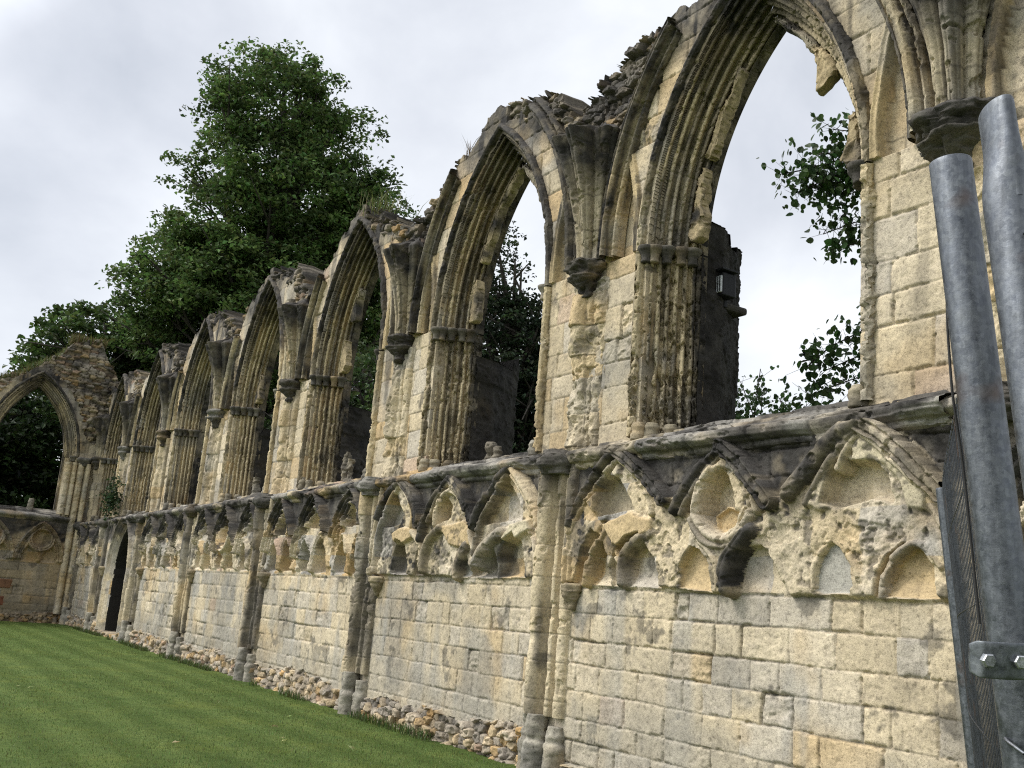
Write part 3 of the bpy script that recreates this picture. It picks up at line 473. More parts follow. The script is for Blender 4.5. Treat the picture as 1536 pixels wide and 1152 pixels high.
def skirt(name, P, col, keep, back, parent, s):
    """gives the broken edges of a sheet their thickness"""
    n, m = P.shape[:2]; K = np.zeros((n + 1, m + 1), bool); K[1:-1, 1:-1] = keep
    idx = np.arange(n * m).reshape(n, m); E = []
    d = K[1:-1, 1:-1] & ~K[1:-1, 2:]; i, j = np.nonzero(d); E.append(np.stack([idx[i, j + 1], idx[i + 1, j + 1]], 1))
    d = K[1:-1, 1:-1] & ~K[:-2, 1:-1]; i, j = np.nonzero(d); E.append(np.stack([idx[i, j], idx[i, j + 1]], 1))
    d = K[1:-1, 1:-1] & ~K[2:, 1:-1]; i, j = np.nonzero(d); E.append(np.stack([idx[i + 1, j + 1], idx[i + 1, j]], 1))
    E = np.concatenate(E)
    if not len(E): return
    u, inv = np.unique(E, return_inverse=True); inv = inv.reshape(-1, 2)
    p = P.reshape(-1, 3)[u]; c = col.reshape(-1, 3)[u]; L = [p]; CC = [c]
    for t in (.12, .3, .55, .8, 1.):
        q = p + np.array(back)[None] * t
        x, y, z = q.T
        a = .05 * min(1, t * 4)
        q = q + np.stack([a * fbm(x, y, z, 5., 3, s), 0 * x, a * fbm(x, y, z, 5., 3, s + 1) - .02 * t], 1); L.append(q); CC.append(c * (.8 + .3 * fbm(x, y, z, 4., 2, s + 2)[:, None]))
    nn = len(u); Q = []
    for l in range(5): Q.append(np.stack([inv[:, 0] + l * nn, inv[:, 1] + l * nn, inv[:, 1] + (l + 1) * nn, inv[:, 0] + (l + 1) * nn], 1))
    mesh(name, np.concatenate(L), np.concatenate(Q), M['stone'], parent, np.concatenate(CC))

def upper(k, T, cx, u0, u1, top, parent, s, h=None, back=(0, .62, 0), endwall=False, zmin=3.3, windows=None):
    h = h or step(k)
    tp = np.array(top, float); zmax = tp[:, 1].max() + .3
    u = np.arange(u0, u1 + h * .5, h, dtype=np.float32); z = np.arange(zmin, zmax, h, dtype=np.float32)
    Ug, Z = np.meshgrid(u, z, indexing='ij'); z0 = Ug * 0
    windows = windows or [cx]
    uc = Ug - cx
    H, col, g, worn = stone_face(Ug, Z, 19, PW_UP, np.where(uc < -1.3, .06 + .22 * (k == 1), -.22), hh=(.27, .42), ww=(.38, .95))
    rough = fbm(Ug, Z, z0, 6., 4, s + 5)
    sdw = np.min([hood_sd(Ug - c, Z) for c in windows], 0); sdr = np.min([rib_sd(Ug - c, Z) for c in windows], 0)
    cls = np.zeros(Ug.shape, np.int32)
    crust = .85 * sst(Z + .8 * fbm(Ug, Z, z0, 1.4, 3, s + 3), 7.3, 8.2) + .65 * sst(fbm(Ug * 4., Z * .35, z0, 1., 3, s + 4), .2, .5) * sst(Z, 3.2, 5.4)
    lm = np.zeros(Ug.shape, bool)
    if not endwall:
        for sg in (-1, 1):
            sl = lancet(Ug + .01 * rough, Z, cx + sg * 1.86, .21, 5.75, 6.9)
            q = (sl < .12) & (Z > 5.62) & (sdr < .12)
            pl = np.interp(sl, [-.05, -.02, .0, .03, .05, .07, .10, .12], [-.10, -.10, -.04, .05, .035, .03, .05, .0])
            H = np.where(q, pl + .004 * rough, H); crust = np.where(q & (sl > 0), .8 * sst(fbm(Ug * 5, Z * .6, z0, 1., 3, s + 8), -.05, .35), crust * np.where(q, .3, 1)); lm |= q
            q2 = (sl > 0) & q
            col = np.where(q2[..., None], tint(np.array([.5, .40, .24]) + z0[..., None], Ug, Z, z0, s + 2), col)
            cls = np.where(q, 2, cls)
    topu = np.interp(uc, tp[:, 0], tp[:, 1]) + .09 * np.round(2.2 * fbm(Ug, z0, z0, 3.5, 3, s + 31)) + .05 * fbm(Ug, z0, z0, 9., 2, s + 32)
    rz = ((sdr > .10) & (Z > (5.7 if not endwall else 6.2) + .2 * rough)) | ((Z > topu - .30 + .18 * fbm(Ug, Z, z0, 2.5, 2, s + 33)) & (sdw > .12) & (uc > .1))
    if endwall: rz = (sdw > .3 + .1 * rough) & (Z > 6.5 + 1.2 * fbm(Ug, Z, z0, .7, 2, s + 34))
    Hr, cr = rubble(Ug, Z, s + 23, (.27, .105))
    H = np.where(rz, Hr * 1.7 - .10, H); col = np.where(rz[..., None], cr * (np.array([.72, .68, .62]) if endwall else np.array([.60, .57, .53])), col)
    crust = np.where(rz, (.85 if endwall else .96) * sst(fbm(Ug, Z, z0, 1.7, 3, s + 35) + (.25 if not endwall else -.25), -.25, .4), crust); cls = np.where(rz, 1, cls)
    if not endwall:
        # hood line blackens the stone just outside it
        crust = np.maximum(crust, .55 * sst(sdw + .05 * rough, .22, .1) * sst(Z, 6.2, 7.4))
    col = crust_or_shade(col, crust, Ug, Z, z0, s)
    P = T(Ug, YU - H, Z)
    keep = (sdw > -.03) & (Z < topu)
    keep = keep[:-1, :-1] & keep[1:, 1:]
    fc = cls[:-1, :-1]
    grid('upper_wall', P, col, parent, keep & (fc == 0))
    if (keep & (fc == 1)).any(): grid('rubble_core', P, col, parent, keep & (fc == 1), label) if False else grid('rubble_core', P, col, parent, keep & (fc == 1))
    for sg in (-1, 1):
        q = keep & (fc == 2) & ((uc[:-1, :-1] * sg) > 0)
        if q.any(): grid('blind_lancet', P, col, parent, q)
    skirt('broken_edge', P, col, keep, back, parent, s + 40)

# profile of the window mouldings: n = distance into the opening, d = depth behind the wall face
WPROF = [(-.10, .06), (-.105, -.02), (-.085, -.07), (-.05, -.085), (-.02, -.06), (-.012, -.01), (-.02, .05)]
for _j in range(6):                       # six thin rolls parted by deep hollows, stepping back into the wall
    for _x in (-.40, -.28, -.24, -.17, -.08, .02, .12, .19, .24, .28, .40):
        _a = abs(_x - .0)
        _o = -.030 + .062 * math.sqrt(max(0, 1 - (_a / .27) ** 2)) if _a < .27 else -.034 - .022 * min(1, (_a - .27) / .12)
        _t = (_j + .5 + _x) / 6 * .575
        _f = (1.25, .7, 1.1, .75, 1.2, .8)[_j]
        WPROF.append((.005 + _t * .55 + _o * _f * .82, .035 + _t * .80 - _o * _f * .50))
WPROF += [(.335, .47), (.33, .52), (.33, .62)]
RPROF = [(-.02, .08), (-.03, -.02), (-.02, -.10), (.0, -.14), (.025, -.12), (.032, -.05), (.052, -.03), (.062, -.11), (.09, -.17), (.125, -.185), (.152, -.15), (.158, -.06), (.182, -.01), (.20, -.08), (.225, -.075), (.24, -.03), (.24, .08)]
def refine(pr, ds):
    pr = np.array(pr); d = np.concatenate([[0], np.cumsum(np.hypot(*np.diff(pr, axis=0).T))])
    t = np.linspace(0, d[-1], max(len(pr), int(d[-1] / ds) + 1)); return np.stack([np.interp(t, d, pr[:, 0]), np.interp(t, d, pr[:, 1])], 1)
def sweep_uz(sg, n, t, a0, e0, r0, zs, z0):
    """t<0: metres below the springing, t in 0..1 up the arc to the apex"""
    R = r0 - n; th = np.arccos(np.clip(e0 / R, -1, 1))
    ang = th * np.clip(t, 0, 1)
    ux = np.where(t < 0, a0 - n, R * np.cos(ang) - e0); uz = np.where(t < 0, zs + t, zs + R * np.sin(ang))
    return sg * ux, uz
def moulding(name, T, cx, sg, prof, arc, t0, t1, h, parent, s, dark=.5, er=.0, base=(.52, .435, .285), dface=YU, lab=0., cap0=False):
    a0, e0, r0, zs = arc
    pr = refine(prof, min(h * 1.0, .0125))
    L = abs(min(t0, 0)) if t1 <= 0 else r0 * math.acos(e0 / r0) * (t1 - max(t0, 0))
    nt = max(6, int(L / (h * 1.3)))
    t = np.linspace(t0, t1, nt).astype(np.float32)
    Tg = t[:, None] + 0 * pr[None, :, 0].astype(np.float32); n = 0 * Tg + pr[None, :, 0].astype(np.float32); d = 0 * Tg + pr[None, :, 1].astype(np.float32)
    ux, uz = sweep_uz(sg, n, Tg, a0, e0, r0, zs, 0)
    X = cx + ux
    j = np.arange(len(pr)) / len(pr)
    s = s + (7 if sg > 0 else 0)
    # voussoir joints and erosion
    al = np.where(t < 0, t, t * 3.6); jt = np.cumsum(np.random.default_rng(s).uniform(.28, .5, 40)) - 4.
    dj = np.min(np.abs(al[:, None] - jt[None]), 1); g = 1 - sst(dj, .006, .022)
    bl = np.searchsorted(jt, al)
    rg = fbm(X * 1., d, uz, 6., 4, s + 1); rb = fbm(X, d, uz, 1.7, 3, s + 2)
    rv = np.random.default_rng(s + 4).random(60); ev = np.where(rv[bl % 60] > .52, (rv[bl % 60] - .52) * 2., 0)[:, None]
    e = np.clip(er * (.1 + .8 * rb) + er * 1.3 * ev, 0, 1)
    rdg = 1 - 2.2 * np.abs(fbm(X, d * 1.4, uz, 7.5, 5, s + 33, .62))
    ch = chips(X, d, uz, s + 31, 8., .008 + .03 * er)
    front = sst(n, -.2, .0) * 1.0
    dn = -.007 * g[:, None] - .002 * rg - e * (.045 - .05 * rdg) - ch
    dd = .006 * g[:, None] + .002 * fbm(X, d, uz, 7., 3, s + 3) + e * (.05 - .07 * rdg + .03 * rg) + ch
    fade = np.minimum(1, np.minimum(np.arange(len(pr)), np.arange(len(pr))[::-1]) / 3.)[None]
    n2 = n + dn * fade; d2 = d + dd * fade
    ux, uz = sweep_uz(sg, n2, Tg, a0, e0, r0, zs, 0); X = cx + ux
    br = np.random.default_rng(s + 5).random(60); hv = br[bl % 60]
    c = np.array(base) * (.86 + .28 * hv)[:, None, None]
    c = tint(c + 0 * X[..., None], X, d, uz, s + 6)
    hol = np.interp(pr[:, 0] * 0 + np.arange(len(pr)), np.arange(len(pr)), np.convolve(np.pad(pr[:, 1], 4, 'edge'), np.ones(9) / 9, 'valid') - pr[:, 1])
    st = fbm(np.arange(len(pr))[None] * h * 7. + 0 * X, al[:, None] * .55 + 0 * X, 0 * X, 1., 3, s + 8)
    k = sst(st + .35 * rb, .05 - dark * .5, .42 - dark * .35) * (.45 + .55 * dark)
    k = np.maximum(k, .92 * sst(uz + .5 * rb, 7.1, 8.2)); k = np.maximum(k, .9 * sst(n + .05 * rb, .27, .33) * (n > .2))  # inner order and soffit painted dark for shade; upper stone gets black crust
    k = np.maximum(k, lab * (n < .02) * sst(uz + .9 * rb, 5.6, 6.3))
    c = crust_or_shade(c, k, X, d, uz, s)
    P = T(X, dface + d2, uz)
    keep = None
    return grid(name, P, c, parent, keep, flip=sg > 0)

def lathe(name, T, u, d, prof, parent, s, nseg=28, col=(.12, .11, .095), lump=.012, arc=(0, 2 * math.pi), crust=.5, h=.01):
    pr = refine(prof, h); th = np.linspace(arc[0], arc[1], nseg)
    r = pr[:, 0][:, None]; z = pr[:, 1][:, None] + 0 * th[None]; x = u + r * np.sin(th)[None]; y = d - r * np.cos(th)[None]
    nz = fbm(x, y, z, 9., 4, s); r2 = r - chips(x, y, z, s + 6, 7., lump) + lump * nz * 1.6 + lump * .8 * fbm(x, y, z, 25., 2, s + 2)
    x = u + r2 * np.sin(th)[None]; y = d - r2 * np.cos(th)[None]
    c = tint(np.array(col) + 0 * x[..., None], x, y, z, s); c = crust_or_shade(c, crust * sst(fbm(x, y, z, 3., 3, s + 4), -.3, .25), x, y, z, s)
    P = T(x, y, z)
    # close the top and the bottom
    pt = P[-1:].mean(1, keepdims=True) + 0 * P[-1:]; pb = P[:1].mean(1, keepdims=True) + 0 * P[:1]
    P = np.concatenate([pb, P, pt]); c = np.concatenate([c[:1], c, c[-1:]])
    return grid(name, P, c, parent)

def cluster(name, T, u, dface, rolls, z0, z1, h, parent, s, er=.0, dark=.3, base=(.50, .42, .28), proud=1.):
    """engaged shafts: (offset, radius, stand-off) rolls in front of the wall"""
    w = max(abs(a) + b for a, b, c in rolls) + .04
    x = np.arange(-w, w + 1e-6, h * .8); D = np.full_like(x, -.03)
    for a, r, so in rolls:
        q = np.abs(x - a) < r; D = np.where(q, np.maximum(D, so + np.sqrt(np.maximum(r * r - (x - a) ** 2, 0))), D)
    z = np.arange(z0, z1 + h * .5, h)
    X, Z = np.meshgrid(x, z, indexing='ij'); D = D[:, None] + 0 * Z; Uw = u + X
    d, r1, r2, r3 = blocks(Uw * 0 + 5. + X * .02, Z, s + 3, (.26, .42), (30, 31))
    g = .6 * (1 - sst(d, .004, .013))
    rg = fbm(Uw, D, Z, 6., 4, s); rb = fbm(Uw, D, Z, 1.6, 3, s + 1)
    e = np.clip(er * (1 + 1.5 * rb + 1.2 * (r1 - .5)), 0, 1)
    D = D * proud * (1 - .62 * e) + e * .08 * rg + .006 * rg - .010 * g - chips(Uw, D, Z, s + 12, 6., .024) * (D > .02)
    c = pick(r3, PW_UP) * .5 + np.array(base) * .5
    c = tint(c, Uw, D, Z, s) * (1 - .4 * g[..., None])
    k = sst(fbm(Uw * 4, D * 3, Z * .6, 1., 3, s + 5) + .2 * rb, .2 - dark * .6, .5 - dark * .45) * (.3 + .65 * dark)
    c = crust_or_shade(c, k, Uw, D, Z, s)
    D[0] = -.06; D[-1] = -.06
    return grid(name, T(Uw, dface - D, Z), c, parent)

def springer(T, u, dface, z1, h, parent, s, r0=.165):
    """fan of vault ribs rising from the capital, broken off level at the top"""
    th = np.linspace(-math.pi / 2 * 1.02, math.pi / 2 * 1.02, max(40, int(2.0 / (h * 1.2)))); z = np.linspace(5.62, z1, max(20, int(1.6 / h)))
    TH, Z = np.meshgrid(th, z, indexing='ij'); R = 3.7
    q = Z - 5.65
    r = r0 + .78 * (R - np.sqrt(np.maximum(R * R - q * q, .01))) + .02 * q
    fl = np.abs(np.sin(TH * 3.6 + .35)) ** .75
    fine = np.abs(np.sin(TH * 12.6)) ** .8
    x = u + r * np.sin(TH); y = dface - r * np.cos(TH) * 1.25
    nz = fbm(x, y, Z, 5., 4, s)
    rr = r * (.72 + .36 * fl + .07 * fine * fl) + .015 * nz - chips(x, y, Z, s + 11, 6., .025)
    x = u + rr * np.sin(TH); y = dface - rr * np.cos(TH) * 1.25 + .03
    bl = np.floor((Z - 5.6) / .42); g = 1 - sst(np.abs((Z - 5.6) / .42 - np.round((Z - 5.6) / .42)) * .42, .005, .018)
    c = tint(np.array([.44, .38, .27]) + 0 * x[..., None], x, y, Z, s) * (.85 + .3 * _h(bl, bl * 0, bl * 0, s))[..., None] * (1 - .4 * g[..., None])
    k = sst(Z + .8 * fbm(x, y, Z * .5, 1.8, 3, s + 4) , 5.85, 6.7) * .95; k = np.maximum(k, .6 * sst(fbm(TH * 4, TH * 0, Z * .4, 1., 3, s + 6), .0, .4))
    c = crust_or_shade(c, k, x, y, Z, s)
    P = T(x, y, Z)
    # broken top: rubble closing back to the wall
    L = [P[:, -1]]; cc = [c[:, -1]]
    for t in (.25, .5, .75, 1.):
        zz = z1 + .22 * t + .10 * fbm(x[:, -1], y[:, -1], 0 * x[:, -1] + t, 5., 3, s + 8)
        xx = u + (x[:, -1] - u) * (1 - .75 * t) ; yy = dface + .0 + (y[:, -1] - dface) * (1 - t)
        L.append(T(xx, yy, zz)); cc.append(crust_or_shade(c[:, -1], np.full(len(xx), .75), xx, yy, zz, s))
    P = np.concatenate([P, np.stack(L[1:], 1)], 1); c = np.concatenate([c, np.stack(cc[1:], 1)], 1)
    return grid('vault_springer', P, c, parent)

def string(T, u0, u1, dface, zc, h, parent, s, back, name='string_course', zin=.25):
    """projecting moulded course and the weathered ledge behind it"""
    pr = [(-.03, zc - .04), (.03, zc - .02), (.055, zc), (.06, zc + .03), (.11, zc + .045), (.15, zc + .08), (.165, zc + .12), (.155, zc + .155), (.13, zc + .165), (.0, zc + .20), (-.2, zc + .25), (-.22, zc + .30), (-.45, zc + .34), (-.47, zc + .40), (-back, zc + zin + .2)]
    pr = refine(pr, h * 1.2); u = np.arange(u0, u1 + h, h * 1.3)
    X = u[:, None] + 0 * pr[None, :, 0]; D = 0 * X + pr[None, :, 0]; Z = 0 * X + pr[None, :, 1]
    lay = fbm(X * .8, D, Z * 14., 1., 4, s); rb = fbm(X, D, Z, 2.2, 4, s + 1); br = sst(fbm(X, 0 * X, 0 * X, 1.1, 3, s + 2), .1, .45)
    D = D - br * .08 * sst(D, .0, .12) + .034 * lay + .02 * rb - chips(X, D, Z * 2., s + 7, 4., .03); Z = Z + .016 * rb + .014 * lay * (D < .1)
    d, r1, r2, r3 = blocks(X, X * 0 + 1.1, s + 4, (.9, 1.), (.5, 1.1)); g = 1 - sst(d, .006, .02); D = D - .02 * g
    c = tint(pick(r1, np.array([.1, .1, .05, .05, .02, .2, .25, .2, .03])) * .75, X, D, Z, s)
    k = sst(fbm(X, D, Z * 2., 2.2, 4, s + 5) , -.35, .12) * .9
    c = crust_or_shade(c, k, X, D, Z, s); c = c * (1 - .3 * g[..., None])
    return grid(name, T(X, dface - D, Z), c, parent, flip=True)

def pier(T, poly, z0, z1, h, parent, s, name='pier', dark=.97):
    """masonry behind the window jamb: plan polygon, ragged top"""
    poly = np.array(poly); seg = np.hypot(*np.diff(poly, axis=0).T); L = np.concatenate([[0], np.cumsum(seg)])
    a = np.linspace(0, L[-1], max(8, int(L[-1] / (h * 1.5)))); px = np.interp(a, L, poly[:, 0]); py = np.interp(a, L, poly[:, 1])
    z = np.arange(z0, z1 + .3, h * 1.5)
    Ag, Z = np.meshgrid(a, z, indexing='ij'); X = px[:, None] + 0 * Z; Y = py[:, None] + 0 * Z
    H, c, g, w = stone_face(Ag + 3.7 * s, Z, 19 + s, PW_LOW)
    i = np.clip(np.searchsorted(L, a) - 1, 0, len(seg) - 1)
    tx = (np.diff(poly[:, 0]) / seg)[i]; ty = (np.diff(poly[:, 1]) / seg)[i]
    X = X + (ty[:, None]) * H * 1.5; Y = Y - tx[:, None] * H * 1.5
    tz = z1 + .12 * np.round(2 * fbm(Ag, 0 * Ag, 0 * Ag, 2.2, 2, s + 3)); Z = np.minimum(Z, tz)
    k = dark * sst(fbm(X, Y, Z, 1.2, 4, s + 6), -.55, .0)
    c = crust_or_shade(c * .2, k, X, Y, Z, s) * .62  # stone colour darkened to stand in for shade, besides the black crust
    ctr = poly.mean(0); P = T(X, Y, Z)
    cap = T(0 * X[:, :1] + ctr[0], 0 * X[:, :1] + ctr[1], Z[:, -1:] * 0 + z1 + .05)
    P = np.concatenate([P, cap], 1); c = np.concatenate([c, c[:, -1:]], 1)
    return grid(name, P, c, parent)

def window(k, T, cx, parent, s, endwall=False, er=.5, sides=(-1, 1), stubs=()):
    h = step(k) * .95
    if endwall: h = .036
    o = bpy.data.objects.new('window', None); C.objects.link(o); o.parent = parent; parent = o; o.location = (0, 0, 0)
    arc = (A0, E0, R0, ZS)
    for sg in sides: moulding('window_arch', T, cx, sg, WPROF, arc, .0, 1., h, parent, s + 3 * sg, dark=.5, er=.26, lab=.97)
    for sg in sides:
        q = moulding('window_jamb', T, cx, sg, WPROF, arc, -2.1, -.02, h, parent, s + 11 + sg, dark=.30, er=er if sg < 0 else er * .6, lab=.0)
        for n_, d_ in ((.03, -.01), (.085, .06), (.155, .18), (.235, .31), (.30, .42)):
            if (sg > 0 and n_ > .1): continue
            lathe('capital', T, cx + sg * (A0 - n_), YU + d_, [(.05, ZS - .16), (.06, ZS - .15), (.052, ZS - .12), (.06, ZS - .07), (.085, ZS - .03), (.10, ZS - .015), (.105, ZS + .02), (.09, ZS + .03)], parent, s + int(n_ * 100), 18, (.16, .145, .115), .006, h=max(.012, h), crust=.8)
        for n_, d_ in ((.03, -.0), (.12, .1), (.22, .28)):
            lathe('jamb_base', T, cx + sg * (A0 - n_), YU + d_, [(.085, 3.46), (.09, 3.52), (.075, 3.56), (.085, 3.6), (.06, 3.65)], parent, s + int(n_ * 100) + 5, 16, (.33, .29, .21), .012, h=max(.014, h), crust=.6)
    for (sg, ta, tb, wd, n0, dn) in stubs:
        a = np.linspace(ta, tb, max(8, int(abs(tb - ta) * 3.4 / (h * 1.3)))); v = np.linspace(0, 2 * math.pi, 22)
        A, V = np.meshgrid(a, v, indexing='ij'); f = (A - ta) / (tb - ta)
        wv = wd * (.30 + .70 * np.interp(np.clip(f, 0, 1), [0, .04, .2, .55, .85, 1.], [.15, .8, 1.25, .75, .35, .1])) * (1 + .5 * fbm(A * 12, 0 * A, 0 * A, 1., 3, s))
        n = n0 + wv * .5 - wv * .55 * np.cos(V); d = dn + .085 * np.sin(V) * (1 + .3 * np.cos(2 * V))
        n = n + .05 * fbm(A * 6, np.cos(V), np.sin(V), 2., 4, s + 1) - chips(A * 3.4, np.cos(V) * .1, np.sin(V) * .1, s + 6, 8., .03); d = d + .05 * fbm(A * 6, np.cos(V), np.sin(V), 2., 4, s + 2)
        ux, uz = sweep_uz(sg, n, A, *arc, 0); X = cx + ux
        c = crust_or_shade(tint(np.array([.42, .34, .21]) + 0 * X[..., None], X, d, uz, s + 4), .95 * sst(fbm(X, d, uz, 2.5, 3, s + 5), -.25, .25), X, d, uz, s)
        P = T(X, YU + d, uz); p0 = P[:1].mean(1, keepdims=True) + 0 * P[:1]; p1 = P[-1:].mean(1, keepdims=True) + 0 * P[-1:]
        grid('tracery_stub', np.concatenate([p0, P, p1]), np.concatenate([c[:1], c, c[-1:]]), o)
    return o

def buttress(k, T, u, parent, s, up_er=.3, ztop=7.1, low=True, h=None):
    h = h or step(max(k, 1)); 
    rolls = [(-.15, .105, .13), (.05, .038, .07), (.20, .078, .015)]
    o = cluster('buttress', T, u + (.46 if k == 0 else 0), YL, rolls, .55, 3.3, h, parent, s, .18, .72)
    cluster('upper_shaft', T, u + (.32 if k == 0 else 0), YU, [(-.10, .14, .08), (.07, .05, .05), (.2, .09, .0)], 3.42, 5.45, h, o, s + 2, up_er, .28)
    lathe('shaft_band', T, u - .05 + (.46 if k == 0 else 0), YL - .06, [(.17, 3.12), (.19, 3.16), (.235, 3.21), (.25, 3.25), (.24, 3.30), (.20, 3.34), (.16, 3.40)], o, s + 44, 30, (.12, .11, .095), .03, h=max(.012, h), crust=.8)
    # base drums
    for a, r, dd, zt in ((-.25, .105, .10, .58), (-.06, .115, .16, .56), (.18, .11, .07, .46)):
        lathe('base_drum', T, u + a + (.46 if k == 0 else 0), YL - dd + .05, [(r * 1.2, -.05), (r * 1.2, .25), (r * 1.12, .28), (r * .93, .30), (r * .93, .33), (r, .35), (r * .99, zt - .05), (r * .92, zt)], o, s + int(100 * r + 10 * a), 26, (.36, .335, .28), .014, h=max(.015, h), crust=.45)
    # capital
    cs_ = 1.4 if k == 0 else 1.0
    lathe('capital', T, u - .02 + (.06 if k == 0 else 0), YU - .06, [(a * cs_, 5.66 - (5.66 - b) * (1.2 if k == 0 else 1)) for a, b in [(.09, 5.22), (.12, 5.27), (.11, 5.31), (.15, 5.37), (.20, 5.42), (.235, 5.45), (.24, 5.475), (.20, 5.50), (.215, 5.53), (.265, 5.575), (.275, 5.62), (.23, 5.66)]], o, s + 5, 48, (.085, .078, .066), .045 if k < 3 else .03, h=max(.012, h), crust=.9)
    springer(T, u - .0, YU - .02, ztop, h, o, s + 6)
    return o

rng = random.Random(4)
W1 = [dict(c=-1.54, l=1.93, r=2.74, ocut=2.66, oc=1., oring=.9, er=.5, n=(.24, .22), soot=[(.62, 2.78, .2)], patch=[(.06, 2.50, .26, (.47, .34, .19))], bite=[(-.35, 2.5, .16, .05)], na=2.45),
      dict(c=0.0, l=2.70, r=2.66, oc=1., oring=1.3, er=.65, osd=-.0, rw=1.5, **{'or': .335}, n=(.12, .20), soot=[(.70, 2.60, .26), (.08, 2.3, .12)], lump=[(.36, 2.46, .16, 2.24, .10, .17), (.16, 2.24, .05, 1.95, .085, .15), (.10, 2.40, .03, 2.2, .05, .12)], na=2.40),
      dict(c=1.60, half=.74, l=2.74, r=2.55, oc=.75, oring=.75, er=.9, n=(.05, .06), bite=[(.0, 2.75, .34, .09), (.18, 2.72, .15, .05)], soot=[(-.42, 2.56, .16), (-.75, 2.6, .18)], patch=[(-.335, 2.14, .23, (.37, .355, .32))], na=2.40, dark=.75)]
W2 = [dict(c=-1.54, l=1.93, r=2.45, oc=.6, er=.5, n=(.24, .22), ocut=2.6), dict(c=0., l=2.3, r=2.4, oc=1., ocut=2.66, er=.5, n=(.22, .10)), dict(c=1.54, l=2.1, r=2.5, oc=.7, ocut=2.55, er=.7, n=(.24, .2), bite=[(.1, 2.5, .2, .05)])]
def wr(s):
    r = random.Random(s)
    return [dict(c=-1.54 + 1.54 * i, l=r.uniform(1.95, 2.6), r=r.uniform(2.2, 2.7), oc=r.choice([.6, 1., 1.]), ocut=r.choice([0, 2.62, 2.7]), oring=r.uniform(.8, 1.2), er=r.uniform(.4, .8), n=(r.uniform(.14, .25), r.uniform(.16, .26))) for i in range(3)]
TOPS = {0: [(-2.4, 8.1), (-1., 8.3), (0, 8.6), (1, 8.4), (2.4, 8.0)],
        1: [(-2.4, 8.05), (-1.9, 8.2), (-1.34, 8.35), (-1.1, 8.4), (-.6, 8.45), (0, 8.6), (1, 8.5), (2.4, 8.1)],
        2: [(-2.4, 7.65), (-1.77, 8.12), (-1.4, 8.08), (-1.05, 8.28), (-.79, 8.5), (-.24, 8.66), (.2, 8.6), (.76, 8.42), (1.17, 8.3), (1.41, 8.22), (1.74, 7.95), (2.2, 8.0), (2.4, 8.2)],
        3: [(-2.4, 7.45), (-2., 7.5), (-1.6, 7.83), (-1.04, 8.1), (-.5, 8.42), (-.05, 8.58), (.54, 8.3), (1.59, 7.85), (2.0, 7.55), (2.4, 7.7)],
        4: [(-2.4, 7.55), (-1.5, 7.95), (-.8, 8.42), (-.17, 8.66), (1.0, 8.45), (1.59, 8.25), (2.1, 7.75), (2.4, 7.5)],
        5: [(-2.4, 7.55), (-1.44, 7.85), (-.5, 8.5), (0, 8.66), (1.36, 8.3), (2., 8.0), (2.4, 7.75)],
        6: [(-2.4, 7.7), (-.6, 7.8), (0, 8.55), (.18, 8.5), (1.2, 8.3), (2., 8.1), (2.4, 7.7)],
        7: [(-2.4, 8.5), (-1.2, 8.0), (0, 7.95), (.72, 8.3), (1.8, 8.2), (2.4, 8.0)]}
SPR = {0: 7.3, 1: 7.2, 2: 7.05, 3: 7.1, 4: 7.2, 5: 7.1, 6: 7.0, 7: 7.0}
STUBS = {1: [(-1, .04, .36, .17, .31, .42), (-1, .40, .78, .10, .31, .42), (1, .10, .30, .18, .30, .42), (1, .52, .66, .20, .30, .42), (1, .66, .98, .06, .31, .42)],
         2: [(-1, .05, .3, .16, .31, .42), (-1, .40, .98, .11, .31, .42), (1, .02, .2, .2, .3, .42), (1, .6, .98, .1, .31, .42)],
         3: [(-1, .04, .28, .2, .31, .42), (-1, .42, .66, .16, .31, .42), (1, .1, .22, .2, .3, .42)],
         4: [(-1, .05, .3, .2, .31, .42), (1, .6, .8, .14, .31, .42)]}
for k in range(0, 8):
    cx = -BAY * k + 2.2; u0 = cx - 2.4; u1 = cx + 2.4; s = 100 + 37 * k; h = step(k)
    if k == 0: u1 = 3.9
    if k == 7: u0 = -33.5
    arches = {1: W1, 2: W2}.get(k, wr(s)) if k != 6 else []
    if k == 7: arches = arches[:]
    arcade(k, TN, YL, cx, arches, u0, u1, 3.27, ABBEY, s, door=(k == 6))
    if k > 0: lathe('bracket', TN, u0 + .32, YL - .02, [(.03, 1.66), (.05, 1.70), (.07, 1.74), (.11, 1.80), (.12, 1.84), (.14, 1.86), (.145, 1.92), (.11, 1.94)], ABBEY, s + 77, 22, (.36, .30, .2), .02, h=max(.012, h), crust=.4)
    string(TN, u0 - .02, u1 + .02, YL, 3.20, h, ABBEY, s + 50, 1.75)
    upper(k, TN, cx, u0, u1, TOPS[k], ABBEY, s + 60)
    window(k, TN, cx, ABBEY, s + 70, er={1: .95, 2: .8, 3: .6}.get(k, .5), stubs=STUBS.get(k, ()))
    arcR = (2.17, 1.55, 3.72, 5.65)
    if k > 0:
        for sg, te in ((-1, {1: .68, 2: .63, 3: .50, 4: .42}.get(k, .4)), (1, {1: .70, 2: .72, 3: .35, 4: .45}.get(k, .45))):
            moulding('wall_rib', TN, cx, sg, RPROF, arcR, .0, te, h, ABBEY, s + 90 + sg, dark=.8, er=.10, base=(.48, .41, .28), lab=.85)
